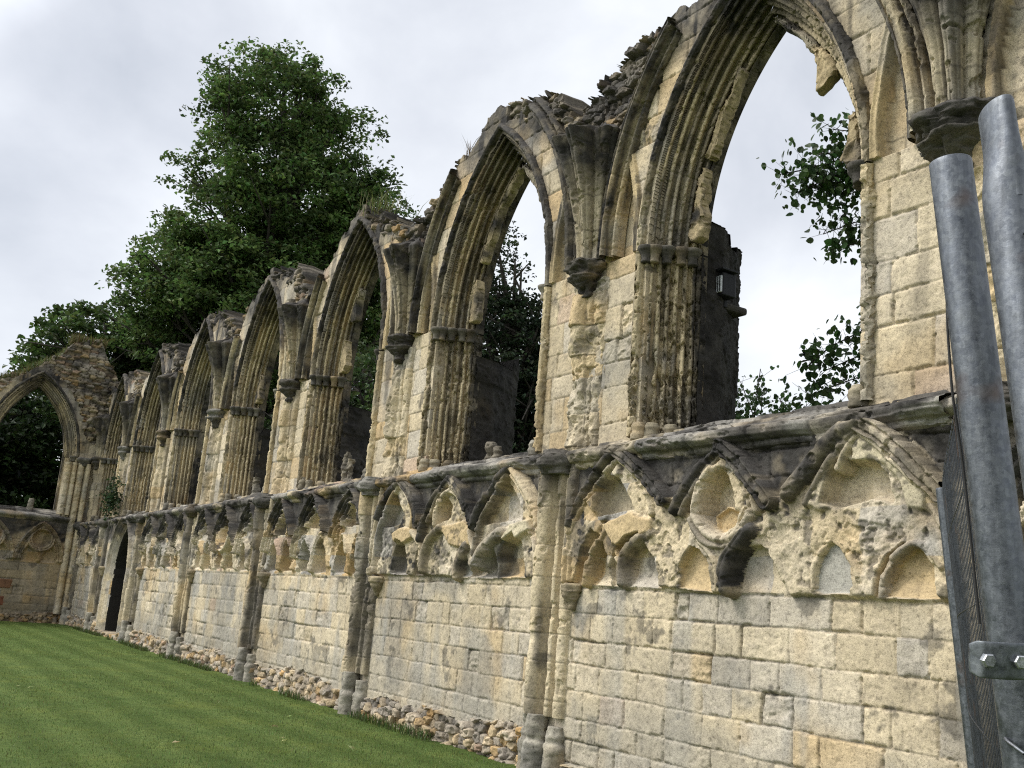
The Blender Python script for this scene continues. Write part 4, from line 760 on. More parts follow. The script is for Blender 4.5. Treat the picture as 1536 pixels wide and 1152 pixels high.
for k in range(0, 8):
    u = -BAY * k - .2 if k < 7 else -33.12
    h = step(max(k, 1)); s = 900 + 31 * k
    if k == 0: h = .0085
    buttress(k, TN, u, ABBEY, s, {1: .85, 0: .4, 2: .5}.get(k, .3), SPR[k], h=h)
    hw = .86
    if k < 7:
        pt = {0: 6.2, 1: 6.02, 2: 5.25, 3: 5.0, 4: 5.2, 5: 4.9, 6: 5.1}[k]
        cc = -BAY * k - .2
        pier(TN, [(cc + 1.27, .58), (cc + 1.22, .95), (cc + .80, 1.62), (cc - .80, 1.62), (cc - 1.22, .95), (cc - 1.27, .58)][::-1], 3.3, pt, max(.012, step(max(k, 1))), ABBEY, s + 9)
# sawn-off stumps of the window mullions on the sill, outer face of the wall below the windows
for cx2, off, hh in ((-7.4, -.30, .26), (-7.4, -.12, .18), (-12.2, -.45, .55), (-12.2, -.25, .4), (-17., -.5, .4)):
    lathe('mullion_stump', TN, cx2 + off, YU + .42, [(.10, 3.45), (.10, 3.62), (.075, 3.66), (.085, 3.6 + hh * .6), (.06, 3.6 + hh)], ABBEY, int(900 + off * 100), 18, (.30, .265, .2), .03, h=.015, crust=.6)
uu, zz = np.meshgrid(np.linspace(-33.4, 3.9, 80), np.linspace(0, 3.62, 10), indexing='ij')
grid('outer_face', TN(uu, 0 * uu + 1.58 + .03 * fbm(uu, zz, 0 * uu, 2., 2, 3), zz), .3 + 0 * np.stack([uu] * 3, -1), ABBEY)

# ------------------------------------------------------------------ end wall
EA = [dict(c=-1.5 - 1.52 * i, l=1.95, r=1.95, oc=1., er=.35, n=(.10, .10), oz=2.72, proud=.8, dark=.55) for i in range(4)]
hE = .03
arcade(7, TE, 0.0, 0.0, EA, -10.5, .1, 3.45, END, 711, h=hE, plinth=True, tone=np.array([.70, .66, .60]))
string(TE, -10.5, .1, 0., 3.34, .035, END, 715, 1.4, zin=.1)
ETOP = [(-10.5, 7.4), (-6, 7.6), (-3.54, 7.95), (-2.96, 8.15), (-2.3, 8.72), (-1.87, 8.98), (-1.38, 9.6), (-.5, 9.82), (-.2, 9.2), (.1, 8.8), (.4, 8.5)]
CE = -2.2
upper(7, TE, 0., -10.5, .35, ETOP, END, 720, h=hE, back=(-1.1, 0, 0), endwall=True, zmin=3.4, windows=[CE, CE - 4.6])
for c in (CE, CE - 4.6): window(7, TE, c, END, 730 + int(c), endwall=True, er=.2)
cluster('corner_shaft', TE, -.72, 0.02, [(-.2, .09, .06), (0., .07, .1), (.2, .08, .06)], 3.6, 5.4, .03, END, 741, .1, .2)
cluster('corner_shaft', TE, -.42, 0.02, [(-.1, .1, .12), (.12, .08, .2)], .3, 5.4, .03, END, 742, .1, .2)
lathe('capital', TE, -.45, -.05, [(.14, 5.3), (.16, 5.36), (.2, 5.44), (.26, 5.5), (.26, 5.56), (.2, 5.6)], END, 743, 24, (.15, .135, .11), .02, h=.03, crust=.9)
lathe('mullion_stump', TE, -1.85, .35, [(.1, 3.5), (.1, 3.95), (.08, 4.05)], END, 744, 14, (.34, .31, .25), .02, h=.03, crust=.3)
for zc, y0, y1, cc in ((.62, -3.6, -2.15, (.30, .13, .08)), (.85, -4.2, -2.3, (.46, .42, .35)), (1.18, -3.4, -2.0, (.32, .17, .10))):
    a, b = np.meshgrid(np.linspace(y0, y1, 50), np.linspace(zc - .15, zc + .15, 14), indexing='ij')
    dd = -.025 - .03 * (1 - sst(np.minimum(np.minimum(a - y0, y1 - a) / .25, np.minimum(b - zc + .15, zc + .15 - b) / .06) + .3 * fbm(a, b, 0 * a, 3., 2, 8), 0, .4)) * -1
    grid('plaster_patch' if zc == .85 else 'brick_patch', TE(a, dd, b), np.array(cc) * .7 * (.9 + .4 * fbm(a, b, 0 * a, 4., 3, 9)[..., None]), END)
print('walls', round(time.time() - T0, 1))

# ------------------------------------------------------------------ ground
gx = np.concatenate([[-300, -150, -80], np.linspace(-60, 14, 75), [40, 120]]); gy = np.concatenate([[-200, -80, -40], np.linspace(-22, 22, 45), [60, 150, 300]])
a, b = np.meshgrid(gx, gy, indexing='ij'); zz = .02 * fbm(a, b, 0 * a, .3, 3, 5) * (np.abs(b) < 21) - .02
tag(grid('lawn', np.stack([a, b, zz], -1), np.zeros(a.shape + (3,)), None, mat=M['lawn']), 'mown striped green lawn', None, None, 'structure')

def blades(name, n, px, py, pz, hgt, wid, seed, colr, lean=.35, parent=None, mat=None):
    r = np.random.default_rng(seed)
    h = hgt * r.uniform(.5, 1.2, n); az = r.uniform(0, 2 * math.pi, n); le = lean * r.uniform(.1, 1.3, n) * h
    d = np.stack([np.cos(az), np.sin(az), 0 * az], 1); w = np.stack([-np.sin(az), np.cos(az), 0 * az], 1) * (wid * r.uniform(.6, 1.3, n))[:, None]
    p = np.stack([px, py, pz], 1); up = np.array([0, 0, 1.])
    A = p - w; B = p + w; Cc = p + up * (h * .6)[:, None] + d * (le * .4)[:, None]; Dd = p + up * h[:, None] + d * le[:, None]
    P = np.stack([A, B, Cc + w * .7, Cc - w * .7, Dd], 1).reshape(-1, 3)
    i = np.arange(n)[:, None] * 5
    Q = np.concatenate([i + np.array([[0, 1, 2]]), i + np.array([[0, 2, 3]]), i + np.array([[3, 2, 4]])])
    c = np.array(colr)[None] * r.uniform(.6, 1.35, (n, 1)) * (1 + .15 * r.standard_normal((n, 3)))
    c = np.repeat(np.clip(c, .004, 1)[:, None], 5, 1)
    return mesh(name, P, Q, mat or M['grass'], parent, c, smooth=False)
r = np.random.default_rng(3)
n = 90000
q = r.random(n) ** 2.0; bx = -1. - 31 * q; by = -.42 - r.random(n) * 6.2
tag(blades('grass', n, bx, by, 0 * bx - .02, .030, .003, 5, (.122, .170, .048)), 'short blades of the mown lawn', None, None, 'stuff')
n = 5200; bx = r.uniform(-31, -2, n); cl = fbm(bx, 0 * bx, 0 * bx, 1.1, 3, 8) > .0; bx = bx[cl]; n = len(bx)
tag(blades('wall_foot_weeds', n, bx, -.30 - .16 * r.random(n), 0 * bx - .02, .12, .006, 6, (.085, .115, .035), .6), 'uncut grass and weeds along the foot of the wall', None, None, 'stuff')

# ------------------------------------------------------------------ leaves and trees
def leaf_mesh(name, ctr, size, seed, col, colvar=.3, parent=None, updown=.6, aspect=.62, mat=None):
    r = np.random.default_rng(seed); n = len(ctr)
    nrm = r.standard_normal((n, 3)); nrm[:, 2] = np.abs(nrm[:, 2]) + updown; nrm /= np.linalg.norm(nrm, axis=1)[:, None]
    t = r.standard_normal((n, 3)); t -= (t * nrm).sum(1)[:, None] * nrm; t /= np.linalg.norm(t, axis=1)[:, None]; b = np.cross(nrm, t)
    s = (size * r.uniform(.6, 1.3, n))[:, None]
    fold = nrm * s * .16
    P = np.stack([ctr - t * s * .5, ctr - t * s * .1 + b * s * aspect * .5 + fold, ctr + t * s * .5, ctr - t * s * .1 - b * s * aspect * .5 + fold], 1).reshape(-1, 3)
    i = np.arange(n)[:, None] * 4; Q = np.concatenate([i + np.array([[0, 1, 2]]), i + np.array([[0, 2, 3]])])
    c = np.asarray(col) * (1 + colvar * r.standard_normal((n, 1))) * (1 + .1 * r.standard_normal((n, 3)))
    c = np.repeat(np.clip(c, .006, .6)[:, None], 4, 1)
    return mesh(name, P, Q, mat or M['leaf'], parent, c, smooth=False)
def round_leaves(name, ctr, size, seed, col, colvar, parent):
    r = np.random.default_rng(seed); n = len(ctr)
    nrm = r.standard_normal((n, 3)); nrm[:, 2] = np.abs(nrm[:, 2]) * .6 + .15; nrm[:, 1] -= .35; nrm /= np.linalg.norm(nrm, axis=1)[:, None]
    t = r.standard_normal((n, 3)); t[:, 2] -= .8; t -= (t * nrm).sum(1)[:, None] * nrm; t /= np.linalg.norm(t, axis=1)[:, None]; b = np.cross(nrm, t)
    s = (size * r.uniform(.5, 1.25, n))[:, None]; out = [(-.5, 0), (-.38, .30), (-.05, .44), (.28, .30), (.56, 0), (.28, -.30), (-.05, -.44), (-.38, -.30)]
    P = np.stack([ctr + t * s * a + b * s * c + nrm * s * .25 * abs(c) for a, c in out], 1).reshape(-1, 3)
    i = np.arange(n)[:, None] * 8; Q = np.concatenate([i + np.array([[0, 1, 4, 7]]), i + np.array([[1, 2, 3, 4]]), i + np.array([[4, 5, 6, 7]])])
    c = np.asarray(col) * (1 + colvar * r.standard_normal((n, 1))) * (1 + .1 * r.standard_normal((n, 3)))
    return mesh(name, P, Q, M['leaf'], parent, np.repeat(np.clip(c, .006, .6)[:, None], 8, 1), smooth=False)
def tubes(name, segs, parent, mat, k=7):
    P = []; Q = []; o = 0
    for p0, p1, r0, r1 in segs:
        p0 = np.array(p0, float); p1 = np.array(p1, float); d = p1 - p0; d /= np.linalg.norm(d) + 1e-9
        a = np.cross(d, [0, 0, 1.] if abs(d[2]) < .9 else [1., 0, 0]); a /= np.linalg.norm(a); b = np.cross(d, a)
        th = np.arange(k) * 2 * math.pi / k; ring = np.cos(th)[:, None] * a + np.sin(th)[:, None] * b
        P += [p0 + ring * r0, p1 + ring * r1]
        i = np.arange(k); j = (i + 1) % k; Q.append(np.stack([o + i, o + j, o + k + j, o + k + i], 1)); o += 2 * k
    return mesh(name, np.concatenate(P), np.concatenate(Q), mat, parent)
def tree(name, base, blobs, ncl, nleaf, size, seed, col, label, cat='tree', group=None, clr=.75, trunk_r=.45, gap=.35):
    """blobs: (cx,cy,cz,rx,ry,rz) lobes of the crown in world metres"""
    r = np.random.default_rng(seed); B = np.array(blobs, float)
    t = empty(name, base, label, cat, group)
    vol = B[:, 3] * B[:, 4] * B[:, 5]; cs = []
    bi = r.choice(len(B), ncl * 3, p=vol / vol.sum())
    d = r.standard_normal((ncl * 3, 3)); d /= np.linalg.norm(d, axis=1)[:, None]
    rad = r.random(ncl * 3) ** (1 / 2.2); rad = .30 + .70 * rad
    c = B[bi, :3] + d * rad[:, None] * B[bi, 3:]
    f = fbm(c[:, 0], c[:, 1], c[:, 2], .33, 2, seed + 4)
    c = c[f > -gap][:ncl]; n = len(c)
    lc = np.repeat(c, nleaf, 0); g = r.standard_normal((len(lc), 3)); g *= (r.random(len(lc)) ** .5 / (np.linalg.norm(g, axis=1) + .01))[:, None]
    cr = np.repeat(clr * r.uniform(.55, 1.25, n), nleaf)[:, None]
    pts = lc + g * cr * np.array([1.15, 1.15, .55]); pts[:, 2] -= .35 * (g[:, 0] ** 2 + g[:, 1] ** 2) * cr[:, 0]
    hue = np.repeat(r.random(n), nleaf)[:, None]
    cc = np.array(col) * (.55 + .95 * hue ** 1.4) + np.array([.012, .014, 0]) * hue
    leaf_mesh('crown', pts, size, seed + 1, cc, .25, t)
    # limbs: trunk then branches to a sample of clusters
    top = B[:, :3].mean(0); b0 = np.array(base, float); segs = []
    nodes_ = [b0]; hgt = B[:, 2].max() - b0[2]
    for i in range(1, 9):
        p = b0 + (np.array([top[0], top[1], b0[2] + hgt * .93]) - b0) * (i / 8) + np.append(r.normal(0, .12 * trunk_r * 2, 2), 0); nodes_.append(p)
        segs.append((nodes_[-2], p, trunk_r * (1 - .11 * (i - 1)), trunk_r * (1 - .11 * i)))
    nb = min(n, 150)
    for p in c[r.choice(n, nb, replace=False)]:
        za = np.clip((p[2] - b0[2]) * .72 - .5 * np.hypot(*(p - top)[:2]) * .5, hgt * .15, hgt * .85); f_ = za / (hgt * .93) * 8; i = int(min(7, f_)); a = nodes_[i] + (nodes_[i + 1] - nodes_[i]) * (f_ - i)
        m_ = a + (p - a) * .5 + np.array([0, 0, .12 * np.linalg.norm(p - a)]); w = .05 + .012 * np.linalg.norm(p - a)
        segs += [(a, m_, w * 1.3, w * .8), (m_, p, w * .8, .02)]
        for _ in range(2):
            p2 = p + r.normal(0, .6, 3); segs.append((m_ + (p - m_) * .6, p2, w * .4, .012))
    tubes('trunk', segs, t, M['bark'])
    return t
G1 = (.082, .132, .040)
tree('broadleaf_tree', (-39.5, 6.8, 0), [(-39.5, 6.6, 13.5, 4.6, 6.2, 4.2), (-40, 5., 7.5, 2.6, 3.6, 2.6), (-38.5, 9., 6.5, 2.6, 3., 3.6), (-39.5, 6.8, 18.5, 4.2, 5.2, 4.6), (-39.3, 6.4, 22.6, 3.2, 3.9, 4.0), (-39.3, 6.9, 25.3, 1.7, 1.8, 2.0), (-40, 4.4, 13.2, 3, 3.4, 2.8), (-40, 4.9, 17.3, 2.6, 2.9, 3.0), (-39, 10.5, 17.5, 2.6, 3., 3.6), (-39.2, 4.6, 21.3, 2.2, 2.4, 2.8), (-38.6, 9.4, 21.8, 2.2, 2.3, 2.8), (-38, 11.4, 14.6, 2.8, 2.8, 3.0), (-38.4, 10.6, 19.2, 2.4, 2.6, 3.0), (-39.2, 4.4, 20.6, 2.2, 2.4, 2.6)],
     2900, 54, .23, 21, G1, 'tall dark green broadleaf tree standing behind the ruined wall, highest thing in view', clr=.72, trunk_r=.5, gap=.24)
tree('broadleaf_tree', (-46, 2.0, 0), [(-46, 1.6, 11.5, 3.2, 3.6, 3.2), (-45.5, 4.6, 12.2, 3., 3., 3.2), (-46, .2, 11.0, 2., 1.8, 1.6), (-45, 1.5, 7, 3, 4, 4)], 520, 50, .30, 22, (.055, .092, .028),
     'lower dark tree behind the rubble corner, left of the tall tree', group='trees behind the far end of the wall', trunk_r=.35, gap=.3)
tree('broadleaf_tree', (-66, -1.6, 0), [(-66, -1.4, 11, 3, 3.0, 3.0), (-66, -5, 10.4, 3, 3, 3), (-66, .8, 10, 2.5, 1.8, 2.4), (-66, -2, 7, 3, 5, 4)], 420, 44, .36, 23, (.085, .13, .05),
     'distant paler green tree showing above the end wall at the far left', group='trees behind the far end of the wall', trunk_r=.35)
tree('broadleaf_tree', (-43.5, -3., 0), [(-43.5, -1.2, 3.5, 2., 2.6, 3.6), (-43.5, -4.2, 4., 2., 2.6, 4.), (-43.5, -2., 7., 2., 2.6, 2.2), (-43, -5.5, 6.5, 2, 2.5, 2.2)], 620, 46, .28, 24, (.02, .038, .014),
     'dark leafy tree filling the open arch of the end wall', group='trees behind the far end of the wall', trunk_r=.3, gap=.5)
tree('conical_tree', (-17.2, 6.6, 0), [(-17.0, 7.6, 6.0, 1.5, 1.5, 2.6), (-17.2, 6.4, 4.5, 1.9, 2.0, 3.0), (-17.2, 6.3, 7.6, 1.45, 1.5, 2.2), (-17.2, 6.0, 9.8, .8, .85, 1.5), (-17.1, 5.9, 11.0, .35, .4, .9), (-17.0, 7.4, 8.6, .9, .9, 1.2)], 900, 50, .13, 25, (.022, .036, .02),
     'dark conical tree seen through the second window arch from the right', clr=.42, trunk_r=.2, gap=.45)
tree('broadleaf_tree', (-26.5, 7.2, 0), [(-26.5, 6.6, 5.5, 2.6, 2.6, 3.4), (-26.8, 7.2, 8.2, 2.4, 2.2, 2.2), (-23.8, 7.0, 6.6, 1.6, 1.8, 2.2)], 420, 46, .2, 26, (.05, .085, .028),
     'green tree seen through the third window arch from the right', group='trees behind the wall', clr=.6, trunk_r=.25)
tree('broadleaf_tree', (-33.5, 7.5, 0), [(-33.5, 7.2, 5.2, 2.6, 3.0, 3.4), (-31.0, 7.5, 4.5, 2., 2.5, 3.), (-36, 5.5, 5.5, 2.6, 3., 3.4), (-30.5, 5.6, 5.8, 1.6, 1.6, 2.4)], 380, 46, .22, 27, (.022, .04, .014),
     'dark tree low behind the fourth window arch from the right', group='trees behind the wall', clr=.6, trunk_r=.25)

def sprays(name, trunk, branches, size, seed, col, label, cat, per=26, spread=.16, tw=.006, aspect=.85, droop=.02):
    """leafy twigs: each branch is a polyline with leaves set along it on short stalks"""
    r = np.random.default_rng(seed); t = empty(name, trunk[0], label, cat); segs = []
    for a, b in zip(trunk[:-1], trunk[1:]): segs.append((a, b, .09, .07))
    pts = []
    for br in branches:
        br = np.array(br, float)
        for a, b in zip(br[:-1], br[1:]):
            segs.append((a, b, tw * 1.6, tw)); L = np.linalg.norm(b - a)
            for _ in range(int(per * L) + 1):
                f = r.random(); p = a + (b - a) * f; q = p + r.normal(0, spread, 3) - np.array([0, 0, droop]); segs.append((p, q, tw * .5, tw * .25))
                for _ in range(3): pts.append(q + r.normal(0, size * .7, 3))
    tubes('branches', segs, t, M['bark'], 5)
    round_leaves('foliage', np.array(pts), size, seed + 1, col, .3, t)
    return t
sprays('overhanging_tree', [(-.6, 3.6, 0), (-.8, 3.5, 4.), (-1.2, 3.3, 6.6), (-1.5, 3.1, 8.4)],
       [[(-1.2, 3.2, 6.8), (-2.6, 2.9, 7.3), (-3.35, 2.55, 7.25), (-3.75, 2.2, 7.12), (-4.0, 2.05, 7.1)], [(-2.6, 2.9, 7.3), (-3.2, 2.6, 7.0), (-3.7, 2.3, 6.85)], [(-2.6, 2.9, 7.3), (-3.2, 2.6, 7.55), (-3.5, 2.45, 7.65)], [(-2.9, 2.8, 7.3), (-3.4, 2.5, 7.32), (-3.7, 2.3, 7.35)], [(-2.9, 2.8, 7.1), (-3.3, 2.55, 7.1), (-3.6, 2.35, 7.0)], [(-2.9, 2.8, 7.0), (-3.35, 2.55, 6.85), (-3.55, 2.4, 6.72)], [(-3.0, 2.75, 7.2), (-3.5, 2.4, 7.0), (-3.85, 2.15, 6.82)],
        [(-1.0, 3.4, 5.6), (-2.6, 2.9, 6.35), (-3.3, 2.6, 6.42), (-3.6, 2.4, 6.3)], [(-2.6, 2.9, 6.35), (-3.3, 2.6, 6.15), (-3.55, 2.45, 6.1)],
        [(-.9, 3.4, 4.6), (-2.4, 2.9, 4.95), (-3.2, 2.65, 5.08), (-3.5, 2.45, 4.9), (-3.75, 2.3, 4.65)], [(-2.4, 2.9, 4.95), (-3.3, 2.6, 4.75), (-3.55, 2.4, 4.6)], [(-2.6, 2.9, 4.7), (-3.4, 2.5, 4.45), (-3.7, 2.3, 4.3)]],
       .088, 31, (.05, .095, .026), 'round leaved branches reaching in from the right across the nearest window arch', 'tree', per=62, spread=.12)
r = np.random.default_rng(8); br = []
for i in range(26):
    x = r.uniform(-7.2, -5.2); y = 3.4 + r.normal(0, .3); top = r.uniform(4.5, 5.25) - .22 * max(0, x + 6.0); br.append([(x + r.normal(0, .1), y, 2.4), (x + r.normal(0, .12), y, 3.8), (x + r.normal(0, .22), y - .1, top)])
for i in range(9):
    x = r.uniform(-5.3, -4.6); y = 3.7 + r.normal(0, .2); br.append([(x, y, 2.6), (x + r.normal(0, .1), y, 3.9), (x + r.normal(0, .2), y, r.uniform(4.35, 4.75))])
sprays('bush', [(-6.2, 3.4, 0), (-6.2, 3.4, 2.5)], br, .065, 33, (.05, .095, .028), 'leafy bush behind the sill of the nearest window arch', 'bush', per=34, spread=.12, aspect=.7)

# plants growing on the masonry
def tuft(x, y, z, n, hg, sp, seed, col, label, name='grass_tuft'):
    r = np.random.default_rng(seed)
    t = blades(name, n, x + r.normal(0, sp, n), y + r.normal(0, sp * .6, n), z + r.uniform(-.04, .03, n), hg, .006, seed, col, .8)
    return tag(t, label, 'plant', 'plants growing on the ruin')
tuft(-11.75, .2, 8.42, 130, .34, .28, 41, (.14, .15, .05), 'pale grass tuft on top of the wall over the third window arch from the right')
tuft(-8.45, .1, 8.30, 14, .32, .05, 42, (.16, .12, .07), 'few dry stalks on the left shoulder of the second window arch')
tuft(-31.2, .2, 9.0, 40, .3, .2, 43, (.07, .1, .03), 'small weed tuft on the rubble where the two walls meet')
rr = np.random.default_rng(9)
yy = rr.uniform(-6, -1.6, 2600); zz = np.interp(yy, [p[0] for p in ETOP], [p[1] for p in ETOP])
t = blades('wall_top_grass', len(yy), XE - rr.uniform(.0, .9, len(yy)), yy, zz - .06, .22, .012, 44, (.11, .115, .04), .8); tag(t, 'strip of grass and moss along the top of the end wall', 'plant', 'plants growing on the ruin')
yy = rr.uniform(-1.5, -.3, 700)
t = blades('grass_tuft', len(yy), XE - rr.uniform(.1, .9, len(yy)), yy, 9.62 + 0 * yy, .35, .012, 45, (.12, .11, .04), .8); tag(t, 'dry grass crowning the highest rubble of the end wall', 'plant', 'plants growing on the ruin')
pts = np.array([-28.75, -.25, 4.0]) + rr.normal(0, 1, (420, 3)) * np.array([.30, .12, .30])
t = leaf_mesh('ivy', pts, .13, 46, (.035, .06, .025), .35); tag(t, 'dark leafy plant rooted on the string course beside the doorway bay', 'plant', 'plants growing on the ruin')

# fallen leaves on the lawn
for i in range(9):
    x = rr.uniform(-14, -6); y = rr.uniform(-4.6, -1.2)
    o = leaf_mesh('fallen_leaf', np.array([[x, y, .03], [x + .02, y + .02, .035]]), .07, 60 + i, (.35, .33, .16), .2, None, 2.)
    tag(o, 'small pale leaf lying on the mown lawn', 'leaf', 'fallen leaves on the lawn')

# ------------------------------------------------------------------ floodlight on the dark pier of the nearest window
def boxm(name, c, sx, sy, sz, mat, parent=None, bev=.008, rot=None):
    me = bpy.data.meshes.new(name); import bmesh
    bm = bmesh.new(); bmesh.ops.create_cube(bm, size=1.); bmesh.ops.scale(bm, vec=(sx, sy, sz), verts=bm.verts)
    bmesh.ops.bevel(bm, geom=list(bm.edges), offset=bev, segments=2, affect='EDGES', profile=.5)
    if rot is not None: bmesh.ops.transform(bm, matrix=rot.to_4x4(), verts=bm.verts)
    loc = root_of(parent) if parent is not None else np.zeros(3)
    bmesh.ops.translate(bm, vec=Vector(np.array(c) - loc), verts=bm.verts); bm.to_mesh(me); bm.free(); me.materials.append(mat)
    o = bpy.data.objects.new(name, me); C.objects.link(o); o.parent = parent; return o
FL = empty('floodlight', (-3.84, 0.97, 5.3), 'small black floodlight with ribbed glass fixed to the dark pier in the nearest window', 'floodlight')
boxm('housing', (-3.76, 0.97, 5.33), .17, .20, .27, M['black'], FL, .012)
boxm('visor', (-3.74, 0.95, 5.49), .20, .24, .025, M['black'], FL, .006)
gl = boxm('lens', (-3.74, 0.85, 5.32), .13, .02, .19, M['glass'], FL, .004)
for i in range(4): boxm('rib', (-3.785 + .03 * i, .835, 5.32), .007, .012, .17, M['black'], gl, .001)
boxm('bracket', (-3.84, 1.03, 5.18), .10, .05, .14, M['black'], FL, .006)
lg = boxm('ledge', (-3.93, 1.2, 5.14), .24, .40, .09, M['stone'], ABBEY, .03)
a_ = lg.data.attributes.new('Col', 'FLOAT_COLOR', 'POINT'); a_.data.foreach_set('color', np.tile([.07, .066, .058, 1], len(lg.data.vertices)).astype(np.float32))

# ------------------------------------------------------------------ site fence on the right
def frame(d):
    d = np.array(d, float); d /= np.linalg.norm(d); a = np.cross(d, [0, 1, 0.]); a /= np.linalg.norm(a); return d, a, np.cross(d, a)
def post(name, p0, p1, r, parent, flat=0., hole=False):
    """steel tube with wall thickness, its top crushed flat when flat>0"""
    p0 = np.array(p0, float); p1 = np.array(p1, float); d, a, b = frame(p1 - p0); L = np.linalg.norm(p1 - p0)
    zs = np.concatenate([np.linspace(0, L - .16, 14), np.linspace(L - .15, L, 26)]); k = 40; th = np.arange(k) * 2 * math.pi / k
    rows = []
    fd = (np.array([.62, .78, 0.])); fd /= np.linalg.norm(fd); fb = np.cross(d, fd); fb /= np.linalg.norm(fb); fd = np.cross(fb, d)
    for z in zs:
        f = flat * sst(np.array(z), L - .10, L - .03)
        rows.append(p0 + d * z + (np.cos(th) * r * (1 + .35 * f))[:, None] * fb + (np.sin(th) * r * (1 - .75 * f))[:, None] * fd)
    top = rows[-1]; c = p0 + d * L
    rows.append(c + (top - c) * .985 + d * .001); rows.append(c + (top - c) * .88); rows.append(c + (top - c) * .86 - d * .10)
    P = np.stack(rows); return grid(name, P, np.zeros(P.shape), parent, cv=True, mat=M['zinc'])
P1t = np.array([3.626, -5.82, 2.111]); ax1 = np.array([.074, .056, -1.]); P1b = P1t + ax1 * 2.02
F1 = empty('site_fence', tuple(P1b), 'wire mesh site fence panel seen almost edge on, its round post plain at the top', 'fence panel', 'steel site fence panels at the right edge')
post('post', P1b, P1t, .021, F1)
dirn = np.array([-.571, .821, 0.]); dirn /= np.linalg.norm(dirn)
def wires(o, dr, ln, parent, top=.075, sag=.010):
    n = int(ln / .05); segs = []
    up = -ax1 / np.linalg.norm(ax1)
    nr = np.cross(dr, [0, 0, 1.])
    for i in range(1, n):
        q = o + dr * (i * .05); w = nr * sag * math.sin(i * .13)
        segs.append((q + up * (-top) + w, q + up * (-1.9) + w * .3, .0012, .0012))
    for z in (.085, .22, .42, .66, .93, 1.13, 1.34, 1.6, 1.85):
        for i in range(0, n, 4):
            a, b = i * .05, min(ln, (i + 4) * .05); segs.append((o + dr * a - up * z + nr * sag * math.sin(i * .13), o + dr * b - up * z + nr * sag * math.sin((i + 4) * .13), .0012, .0012))
    return tubes('wire_mesh', segs, parent, M['wire'], 5)
wires(P1t, dirn, 2.45, F1)
e1 = P1t + dirn * 2.5; post('post', e1 + ax1 * 2.02, e1, .021, F1)
tubes('bottom_rail', [(P1b + np.array([0, 0, .12]), P1b + np.array([0, 0, .12]) + dirn * 2.45, .012, .012)], F1, M['zinc'], 12)
P2t = np.array([3.724, -5.895, 2.105]); ax2 = np.array([.125, -.02, -1.]); P2b = P2t + ax2 * 2.0
F2 = empty('site_fence', tuple(P2b), 'nearest site fence panel, its post crushed flat at the top with a bolt hole', 'fence panel', 'steel site fence panels at the right edge')
post('post', P2b, P2t, .0225, F2, flat=.55)
d2 = np.array([.78, -.62, 0.]); d2 /= np.linalg.norm(d2)
wires(P2t - np.array([0, 0, .05]), d2, 3.3, F2)
tubes('bottom_rail', [(P2b + np.array([0, 0, .12]), P2b + np.array([0, 0, .12]) + d2 * 3.3, .015, .015)], F2, M['zinc'], 12)
def at_(x, y, D):      # a point D metres from where the photographer stood
    d = np.array([-.82826768, .5169049, .21629138]) + np.array([.54217745, .83678033, .07643489]) * (x - 768) / 1521.69 + np.array([.14147881, -.18057686, .97333229]) * (576 - y) / 1521.69
    return np.array([4.22579187, -6.71387, 1.62]) + d * D
cl0 = np.round(at_(1469, 989, .872), 4); ct = np.array([.545, .838, .03]); ct /= np.linalg.norm(ct); cu = np.array([.05, -.07, .99]); cu -= ct * (cu @ ct); cu /= np.linalg.norm(cu); cn = np.cross(ct, cu)
CL = empty('fence_clamp', tuple(cl0), 'grey steel clamp with bolts joining the fence posts', 'clamp')
def strap(name, off, t0=0.):
    t = np.linspace(-.004 + t0, .115 + t0, 60); v = np.linspace(0, 1, 28); Tt, V = np.meshgrid(t, v, indexing='ij'); a = V * 2 * math.pi
    # rounded rectangle section, bulged over each post and turned in at the end
    sx = np.sign(np.cos(a)) * np.abs(np.cos(a)) ** .35 * .0155; sy = np.sign(np.sin(a)) * np.abs(np.sin(a)) ** .35 * .0022
    bul = .004 * np.cos((Tt - .020) / .042 * math.pi) ** 2 - .010 * sst(.002 + t0 - Tt, 0, .006); en = sst(Tt, -.0045 + t0, .0005 + t0)
    P = cl0 + ct * Tt[..., None] + cu * (sx * (.75 + .25 * en))[..., None] + cn * (sy + bul + off)[..., None]
    p0 = P[:1].mean(1, keepdims=True) + 0 * P[:1]; p1 = P[-1:].mean(1, keepdims=True) + 0 * P[-1:]; P = np.concatenate([p0, P, p1])
    return grid(name, P, np.zeros(P.shape), CL, mat=M['rust'])
strap('front_strap', 0.); strap('rear_strap', -.066, .05)
for off in (.005, .032, .083):
    th = np.arange(6) * math.pi / 3; rows = []
    for hh, rr_ in ((.0, .0062), (.0055, .0062), (.0066, .0052), (.0066, .0)): rows.append(cl0 + ct * off + (np.cos(th)[:, None] * ct + np.sin(th)[:, None] * cu) * rr_ + cn * (.003 + hh))
    rows = np.stack(rows); grid('bolt', rows, np.zeros(rows.shape), CL, cv=True, mat=M['bolt']).data.polygons.foreach_set('use_smooth', [False] * 18)
def cable(name, pts, r, mat, label, cat):
    pts = np.array(pts, float); t = np.linspace(0, 1, 40); tt = np.linspace(0, 1, len(pts)); q = np.stack([np.interp(t, tt, pts[:, i]) for i in range(3)], 1)
    for _ in range(3): q[1:-1] = (q[:-2] + q[1:-1] * 2 + q[2:]) / 4
    return tag(tubes(name, [(a, b, r, r) for a, b in zip(q[:-1], q[1:])], None, mat, 6), label, cat)
b1 = P1t + ax1 * .05 + np.array([-.022, .01, 0])
